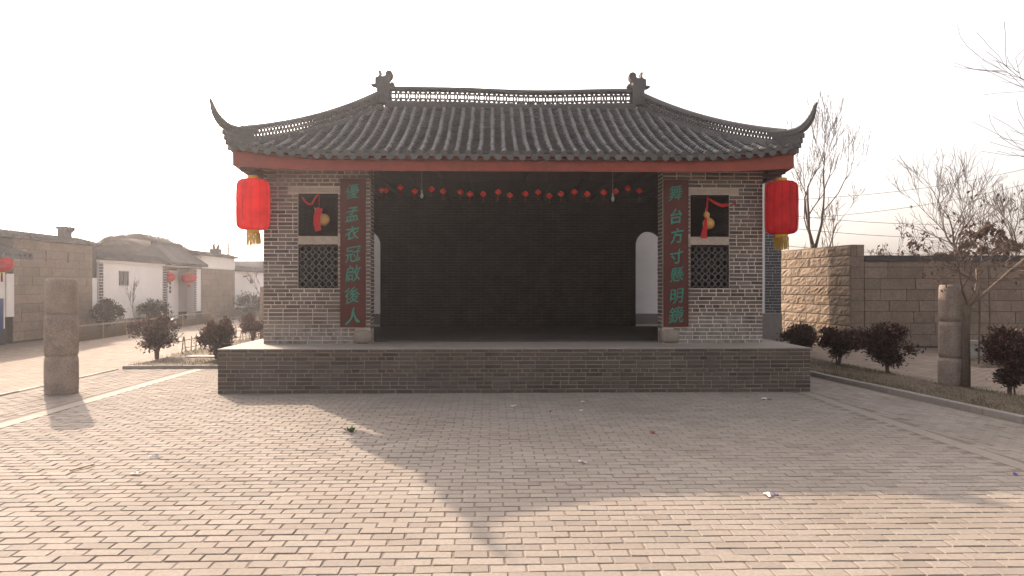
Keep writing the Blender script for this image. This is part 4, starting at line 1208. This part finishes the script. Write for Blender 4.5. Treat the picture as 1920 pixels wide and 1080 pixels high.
# ------------------------------------------------------------------ plants
def leafy(m, p, d, size, rg, droop=0.0, fold=.25):
    d = d.normalized(); s_ = d.cross(Vector((rg.uniform(-1,1), rg.uniform(-1,1), rg.uniform(.2,1)))).normalized(); n = s_.cross(d)
    L = size*rg.uniform(.7,1.25); w = L*.24
    a, c = p, p + d*L
    mid = p + d*L*.5 - n*fold*w
    m.add([a, mid+s_*w+n*fold*w, c, mid-s_*w+n*fold*w], [(0,1,2),(0,2,3)])
def shrub(x, y, w, h_, z0, label, group, seed, nl=2600, mat='photinia', leaf=.06, stemh=.35, flat=False, name='shrub'):
    rg = random.Random(seed); t = thing(name, (x, y, 0), label, 'shrub', group)
    st = MB(); crown = MB(); tips = []
    ns_ = 9
    for k in range(ns_):
        a = 2*math.pi*k/ns_+rg.uniform(-.3,.3); rr = w*.5*rg.uniform(.35,.95)
        top = Vector((x+rr*math.cos(a), y+rr*math.sin(a), z0+h_*rg.uniform(.65,.95)))
        b0 = Vector((x+rg.uniform(-.04,.04), y+rg.uniform(-.04,.04), -.02))
        mid = b0.lerp(top, .5) + Vector((0,0,.06)) - Vector((math.cos(a), math.sin(a), 0))*rr*.22
        st.tube([b0, b0.lerp(mid,.5), mid, top], [.014,.012,.009,.004], 5); tips.append((mid, top))
        for q in range(3):
            f_ = rg.uniform(.3,.9); s0 = mid.lerp(top, f_); e0 = s0 + Vector((rg.uniform(-1,1),rg.uniform(-1,1),rg.uniform(.1,1))).normalized()*w*.22
            st.tube([s0, e0], [.006,.003], 4); tips.append((s0, e0))
    part('stem', st, M['bark'], t)
    clumps = []
    for k in range(34):
        while True:
            v = Vector((rg.uniform(-1,1), rg.uniform(-1,1), rg.uniform(-1,1)))
            if .25 < v.length < 1: break
        zz = v.z; an = math.atan2(v.y, v.x)
        taper = (.55 + .45*min(1, max(0, (zz+1)/1.25))) * (1 + .22*math.sin(2*an+seed*1.7) + .16*math.sin(3*an+seed*2.9))
        zz = zz*(1 + .18*math.sin(2*an+seed*.9))
        clumps.append(Vector((x + v.x*w*.5*.86*taper, y + v.y*w*.5*.86*taper, z0 + h_*.5 + zz*h_*.5*.86)))
    for k in range(nl):
        c = rg.choice(clumps); o_ = Vector((rg.gauss(0,1), rg.gauss(0,1), rg.gauss(0,.8)))*w*.07
        p = c + o_
        d = (p - Vector((x,y,z0+h_*.3))).normalized()*.6 + Vector((rg.uniform(-1,1),rg.uniform(-1,1),rg.uniform(-.3,1)))*.7
        leafy(crown, p, d, leaf, rg)
    part('foliage', crown, M[mat], t, kind='stuff')
SH = 'red-leaved shrubs around the stage'
shrub(-7.75, 16.55, .98, .68, .22, 'bushy red-leaved shrub standing free at the tip of the grass bed', SH, 1, 5800, stemh=.3)
shrub(-6.22, 15.9, .86, .80, .10, 'red-leaved shrub pressed close behind the platform corner in the grass bed', SH, 2, 6200)
shrub(-7.05, 20.9, .7, .75, .08, 'small red-leaved shrub in front of the pale half-hidden column', SH, 3, 3200)
shrub(6.85, 17.1, .85, .52, .15, 'flat-topped dark shrub nearest the platform, against the sunlit stone wall', SH, 4, 5200)
shrub(6.45, 14.4, .72, .72, .10, 'narrow dark red shrub on thin stems, second from the platform', SH, 5, 5200)
shrub(6.82, 13.3, 1.02, .82, .14, 'widest dark red shrub, between the narrow one and the granite column', SH, 6, 8200)
shrub(7.30, 10.75, .85, .92, .12, 'dark red shrub cut off by the picture edge past the granite column', SH, 7, 6600)
EG = 'round evergreen bushes along the houses'
shrub(-13.55, 25.6, 1.05, .95, .15, 'round dark evergreen bush beside the stone gable', EG, 11, 3600, 'evergreen', .08)
shrub(-13.5, 29.3, 1.1, .95, .12, 'round dark evergreen bush in front of the whitewashed wall', EG, 12, 3600, 'evergreen', .08)
shrub(-13.4, 40.4, 2.4, 1.0, .1, 'wide evergreen bush at the foot of the far white wall', EG, 13, 1800, 'evergreen', .11)

# low dry hedge along the far roadside with its bamboo rail
rg = random.Random(21); m = MB()
h0, h1 = Vector((-12.62,21.9,0)), Vector((-12.95,33.2,0))
for k in range(5200):
    p = h0.lerp(h1, rg.random()) + Vector((rg.uniform(-.14,.14), 0, 0)); hh_ = rg.uniform(.2,.42); w = .007
    q = p + Vector((rg.uniform(-.1,.1), rg.uniform(-.12,.12), hh_)); m.add([(p.x,p.y-w,-.05),(p.x,p.y+w,-.05),tuple(q)], [(0,1,2)])
hd = thing('dry_hedge', (-12.8, 27.5, 0), 'low dry straw-brown hedge along the road before the houses', 'hedge')
part('stems', m, M['straw'], hd, kind='stuff')
m = MB(); m.tube([(-12.5,22.0,.42),(-12.6,25.8,.40),(-12.75,29.5,.43),(-12.85,33.2,.41)], .022, 6); part('rail', m, M['bamboo'], hd)
for k in range(8):
    p = h0.lerp(h1, k/7); m = MB(); m.tube([(p.x+.12,p.y,-.05),(p.x+.12,p.y,.48)], .022, 6); part('post', m, M['bamboo'], hd)
# bamboo fence beside the platform
f = thing('bamboo_fence', (-7.2, 18, 0), 'low bamboo stick fence behind the shrubs in the grass bed', 'fence')
rg = random.Random(6)
a, c = Vector((-7.55,17.3,0)), Vector((-7.3,23.6,0))
for k in range(26):
    p = a.lerp(c, k/25); m = MB(); m.tube([(p.x,p.y,-.03),(p.x+rg.uniform(-.05,.05),p.y+rg.uniform(-.07,.07),rg.uniform(.36,.48))], .012, 5); part('picket', m, M['bamboo'], f)
for zz in (.16,.34):
    m = MB(); m.tube([(a.x+.02,a.y,zz),((a.x+c.x)/2+.02,(a.y+c.y)/2,zz+.02),(c.x+.02,c.y,zz)], .012, 5); part('rail', m, M['bamboo'], f)
b = MB(); b.box(-7.0,-5.75,16.15,16.55,.05,.075); single('fallen_slab', b, M['strip'], 'pale flat slab lying on the grass between two red-leaved shrubs', 'slab')
b = MB(); b.tube([(-7.7,19.6,-.03),(-7.68,19.6,.55)], .04, 6); single('marker_post', b, M['palewire'], 'short pale post beside the bamboo fence', 'post')

def grow(rg, p, d, L, r, lvl, mx, out, tips, up=.12, wig=.16, nch=(3,4), spread=.65, lf=(.55,.8), seg=4):
    pts, rad = [p.copy()], [r]; dd = d.copy(); dirs = []
    for i in range(seg):
        dd = (dd + Vector((rg.gauss(0,wig), rg.gauss(0,wig), rg.gauss(0,wig)*.6 + up))).normalized()
        p = p + dd*L/seg; pts.append(p.copy()); rad.append(r*(1-.5*(i+1)/seg)); dirs.append(dd.copy())
    out.append((lvl, pts, rad))
    if lvl >= mx: tips.append((pts[-1], dd.copy())); return
    for c in range(rg.randint(*nch)):
        f_ = rg.uniform(.3, 1.0) if c else 1.0
        i = min(seg-1, int(f_*seg)); q = pts[i].lerp(pts[i+1], f_*seg-i) if i < seg else pts[-1]
        a = Vector((rg.gauss(0,1), rg.gauss(0,1), rg.gauss(0,.5))); a = (a - dirs[i]*a.dot(dirs[i])).normalized()
        nd = (dirs[i] + a*spread*rg.uniform(.6,1.2)).normalized()
        grow(rg, q, nd, L*rg.uniform(*lf), max(rad[i+1]*rg.uniform(.6,.85), .003), lvl+1, mx, out, tips, up, wig, nch, spread, lf, seg)
def tree(name, x, y, hgt, r, label, group, seed, mx=4, up=.14, spread=.6, nch=(3,4), trunk=.34, lean=(0,0), leaves=0, leafsize=.09, lf=(.55,.8), mat='bark', minr=.0, clump=0, z0=-.05, wig=.14, start=None):
    rg = random.Random(seed); t = thing(name, (x, y, 0), label, 'tree', group); out, tips = [], []
    grow(rg, Vector((x,y,z0)), Vector((lean[0],lean[1],1)).normalized(), hgt*trunk, r, 0, mx, out, tips, up, wig, nch, spread, lf)
    tm, cm_ = MB(), MB()
    for (lvl, pts, rad) in out:
        rad = [max(q, minr) for q in rad]
        (tm if lvl < 2 else cm_).tube(pts, rad, 7 if lvl == 0 else (5 if lvl < 2 else 3), cap=lvl < 2)
    part('trunk', tm, M[mat], t, smooth=True)
    cr = part('crown', cm_, M['twig'], t)
    if leaves:
        lm = MB()
        for k in range(leaves):
            p, d = rg.choice(tips)
            if clump: 
                for q in range(clump): leafy(lm, p+Vector((rg.gauss(0,.05),rg.gauss(0,.05),rg.gauss(0,.05)-.03)), Vector((rg.gauss(0,.5),rg.gauss(0,.5),-.6)), leafsize, rg)
            else: leafy(lm, p+Vector((rg.gauss(0,.04),rg.gauss(0,.04),rg.gauss(0,.04))), Vector((rg.gauss(0,.6),rg.gauss(0,.6),-.7)), leafsize, rg)
        part('dry_leaves', lm, M['dryleaf'], cr, kind='stuff')
    return t
BT = 'bare winter trees beyond the walls'
tree('bare_tree', 10.85, 25.9, 8.8, .16, 'tall bare tree forking above the sunlit end of the stone wall', BT, 41, 5, .2, .42, (3,4), .36, minr=.006, lf=(.55,.75))
tree('bare_tree', 12.1, 27.5, 6.6, .085, 'slimmer bare tree rising just behind the forked tall one', BT, 52, 5, .13, .42, (3,3), .4, minr=.006, lf=(.5,.72), lean=(.12,0))
tree('bare_tree', 10.2, 25.2, 4.2, .05, 'low thin bare sapling between the red lantern and the forked tall tree', BT, 43, 4, .13, .5, (3,4), .3, minr=.005)
tree('bare_tree', 19.7, 18.2, 11.5, .17, 'large bare tree at the picture edge reaching high into the sky', BT, 64, 4, .07, .7, (4,5), .34, minr=.007, lf=(.6,.85), lean=(-.02,0))
tree('bare_tree', 19.2, 30.0, 10.5, .13, 'hazy bare tree behind the long wall with dense fine twigs', BT, 45, 5, .10, .55, (3,4), .3, minr=.007, lf=(.55,.78))
tree('bare_tree', 22.0, 31.0, 9.4, .11, 'second hazy bare tree behind the long wall near the picture edge', BT, 46, 5, .10, .55, (3,4), .3, minr=.007, lf=(.55,.78))
tree('dry_leaf_tree', 14.9, 22.6, 5.2, .10, 'tree with clusters of dry brown leaves rising behind the long wall', 'trees with dry leaves', 47, 4, .05, .9, (3,4), .36, minr=.007, leaves=120, clump=12, leafsize=.2, lf=(.55,.8))
tree('dry_leaf_tree', 11.9, 21.6, 3.7, .05, 'low bush-like tree with withered leaves peeking over the wall coping', 'trees with dry leaves', 48, 4, .08, .6, (3,4), .4, minr=.005, leaves=60, clump=4, leafsize=.10)
# small tree by the granite column, limbs as in the picture
t = thing('small_tree', (6.92, 11.2, 0), 'small forked tree with withered reddish twigs in front of the granite column', 'tree', 'trees with dry leaves')
rg = random.Random(33); out, tips = [], []
k0 = Vector((6.95, 11.2, 1.30)); tm = MB()
tm.tube([(6.91,11.2,-.03),(6.925,11.2,.4),(6.92,11.2,.9),k0], [.075,.06,.055,.055], 8)
part('trunk', tm, M['bark'], t, smooth=True)
limbs = [((.0,0,0),(.12,0,.18),(.17,.02,.36),(.16,.03,.60)), ((0,0,0),(.30,-.02,.22),(.62,-.05,.52),(.95,-.1,.82),(1.3,-.15,1.05)), ((0,0,0),(-.06,.05,.25),(-.10,.08,.6),(-.12,.1,.95))]
for L_, r0, mt in zip(limbs, (.042,.032,.02), ('palebark','palebark','bark')):
    pts = [k0+Vector(p) for p in L_]; m = MB(); m.tube(pts, [r0*(1-.55*i/(len(pts)-1)) for i in range(len(pts))], 6); part('limb', m, M[mt], t, smooth=True)
    for i in range(1, len(pts)):
        for q in range(4 if i > 1 else 1):
            a = Vector((rg.gauss(.2,.8), rg.gauss(0,.8), rg.uniform(.2,1.0))).normalized()
            grow(rg, pts[i].copy(), a, rg.uniform(.35,.65), .010, 2, 4, out, tips, .04, .22, (3,4), .7, (.5,.8))
m = MB()
for (lvl, pts, rad) in out: m.tube(pts, [max(q,.0028) for q in rad], 3, cap=False)
cr = part('crown', m, M['twig'], t)
m = MB()
for k in range(300):
    p, d = rg.choice(tips)
    leafy(m, p+Vector((rg.gauss(0,.03),rg.gauss(0,.03),rg.gauss(0,.03))), Vector((rg.gauss(0,.5),rg.gauss(0,.5),-.6)), .075, rg)
part('dry_leaves', m, M['dryleaf'], cr, kind='stuff')
for (xx, yy, h_, lab) in ((9.6,14.9,1.9,'thin leaning sapling stake in front of the long wall'), (9.95,15.1,2.1,'thin sapling stake nearest the picture edge by the wall')):
    m = MB(); m.tube([(xx,yy,-.03),(xx+.02,yy,h_*.5),(xx-.02,yy,h_)], [.02,.016,.01], 5); m.tube([(xx,yy,h_*.55),(xx-.12,yy,h_*.6),(xx-.3,yy,h_*.58)], [.008,.007,.004], 4)
    single('sapling', m, M['bark'], lab, 'sapling', 'thin saplings by the wall')
# far left: bare saplings by the houses, far trees
tree('bare_tree', -13.6, 28.0, 1.9, .02, 'thin leafless sapling between the two round evergreen bushes', BT, 61, 3, .15, .4, (3,3), .45, minr=.006)
tree('bare_tree', -13.4, 42.5, 3.0, .035, 'thin leafless sapling against the far white wall', BT, 62, 3, .15, .35, (3,4), .5, minr=.009)
tree('bare_tree', -30, 46, 6.5, .08, 'faint bare tree in haze beyond the stone gable', BT, 63, 4, .12, .5, (3,4), .4, minr=.012)
tree('bare_tree', -26, 62, 6.0, .08, 'faint bare tree in haze past the thatched roof', BT, 65, 4, .12, .5, (3,4), .4, minr=.012)
shrub(-16.0, 66.5, 6, 4.2, .8, 'hazy dark evergreen tree far down the road behind the last wall', EG, 70, 2600, 'evergreen', .4, name='evergreen_tree')
for (xx, yy, h_, lab) in ((-31.5,47,6.3,'thin hazy utility pole rising behind the stone gable'), (-21.2,58.5,5.6,'thin hazy pole seen below the pink-lit lantern')):
    t = thing('utility_pole', (xx, yy, 0), lab, 'pole', 'utility poles in the haze'); m = MB(); m.tube([(xx,yy,-.05),(xx+.3,yy,h_)], [.10,.06], 6); part('shaft', m, M['bark'], t)
    m = MB(); m.box(xx-.25, xx+.3, yy-.04, yy+.04, h_-.35, h_-.29); part('crossarm', m, M['bark'], t)

# power lines beyond the wall
PLN = [((9.0,26.2,4.6),(26,34,7.4),'highest power line beyond the stone wall'), ((9.0,26.6,3.9),(26,34,6.7),'second highest power line beyond the stone wall'), ((9.0,27,4.35),(27,36,4.9),'sagging middle power line beyond the stone wall'), ((9.0,27.4,3.95),(27,36,4.2),'second lowest power line beyond the stone wall'), ((8.6,28,3.35),(28,37,3.4),'lowest power line just above the stone wall coping')]
for (a, c, lab) in PLN:
    a, c = Vector(a), Vector(c); m = MB()
    m.tube([a.lerp(c, k/12)-Vector((0,0,.35*math.sin(math.pi*k/12))) for k in range(13)], .011, 4); single('power_line', m, M['wire'], lab, 'cable', 'power lines over the lane')

# ------------------------------------------------------------------ litter on the paving
def scrap(x, y, l, w, label, mat, seed, cat='litter', nm='paper_scrap'):
    rg = random.Random(seed); m = MB(); a = rg.uniform(0, 3.1); ca, sa = math.cos(a), math.sin(a); g_ = 4
    for i in range(g_+1):
        for k in range(3):
            u, v = (i/g_-.5)*l, (k/2-.5)*w*(1+.3*rg.uniform(-1,1)); m.v.append((x+u*ca-v*sa, y+u*sa+v*ca, .006+rg.uniform(0,.022)))
    for i in range(g_):
        for k in range(2): m.f.append((i*3+k, (i+1)*3+k, (i+1)*3+k+1, i*3+k+1))
    single(nm, m, M[mat], label, cat, 'litter on the paving')
scrap(-3.53, 6.98, .09, .05, 'white paper scrap on the sunny paving, the farther of two', 'paper', 1)
scrap(-3.41, 6.36, .08, .05, 'white paper scrap on the sunny paving, the nearer of two', 'paper', 2)
scrap(-.1, 9.77, .09, .05, 'white paper scrap in the shade in front of the stage middle', 'paper', 3)
scrap(.86, 10.1, .08, .04, 'white scrap in the shade nearest the platform foot', 'paper', 4)
scrap(.75, 9.38, .06, .04, 'tiny white scrap in the shade among three scraps', 'paper', 5)
scrap(.43, 6.66, .09, .03, 'narrow white scrap in mid shade on the paving', 'paper', 6)
scrap(3.45, 10.32, .12, .07, 'crumpled white and violet wrapper near the platform corner', 'paper', 7)
scrap(3.50, 10.25, .05, .04, 'violet foil bit beside the crumpled wrapper', 'violet', 8, nm='foil_scrap')
scrap(1.71, 5.58, .10, .045, 'white wrapper with violet end at the shadow edge', 'paper', 9)
scrap(1.77, 5.55, .04, .03, 'violet foil bit at the shadow edge', 'violet', 10, nm='foil_scrap')
scrap(1.36, 7.99, .10, .05, 'faded red paper scrap in the shade', 'fadedred', 11)
scrap(4.03, 6.12, .035, .03, 'dark violet scrap at the picture edge by the strip', 'violet', 12, nm='foil_scrap')
scrap(.36, 9.35, .07, .03, 'dark dry leaf bit in the shade', 'bark', 13, nm='leaf_scrap')
b = MB(); b.tube([(-4.02,6.48,.01),(-3.92,6.68,.015)], .008, 5); single('stick', b, M['bamboo'], 'short pale stick on the sunny paving', 'stick')
rg = random.Random(8); m = MB()
for k in range(26): leafy(m, Vector((-1.92+rg.gauss(0,.025), 8.12+rg.gauss(0,.02), .004+rg.uniform(0,.02))), Vector((rg.gauss(0,1),rg.gauss(0,.6),rg.uniform(.2,1))), .05, rg)
single('weed', m, M['green'], 'small green weed tuft at the shadow tip on the paving', 'weed')

# ------------------------------------------------------------------ hazy air
b = MB(); b.box(-163, 163, -163, 163, -1.2, 13.5)
hz = bpy.data.objects.new('haze', b.mesh('haze')); link(hz); hz['kind'] = 'stuff'
hm = bpy.data.materials.new('hazy_air'); hm.use_nodes = True; hn = hm.node_tree.nodes; hn.clear()
ho = hn.new('ShaderNodeOutputMaterial'); hv = hn.new('ShaderNodeVolumePrincipled')
hv.inputs['Color'].default_value = (.92,.90,.92,1); hv.inputs['Density'].default_value = .0013; hv.inputs['Anisotropy'].default_value = .75
hm.node_tree.links.new(hv.outputs[0], ho.inputs['Volume'])
hz.data.materials.append(hm)
for o in ROOTS:
    if '_w' in o: del o['_w']
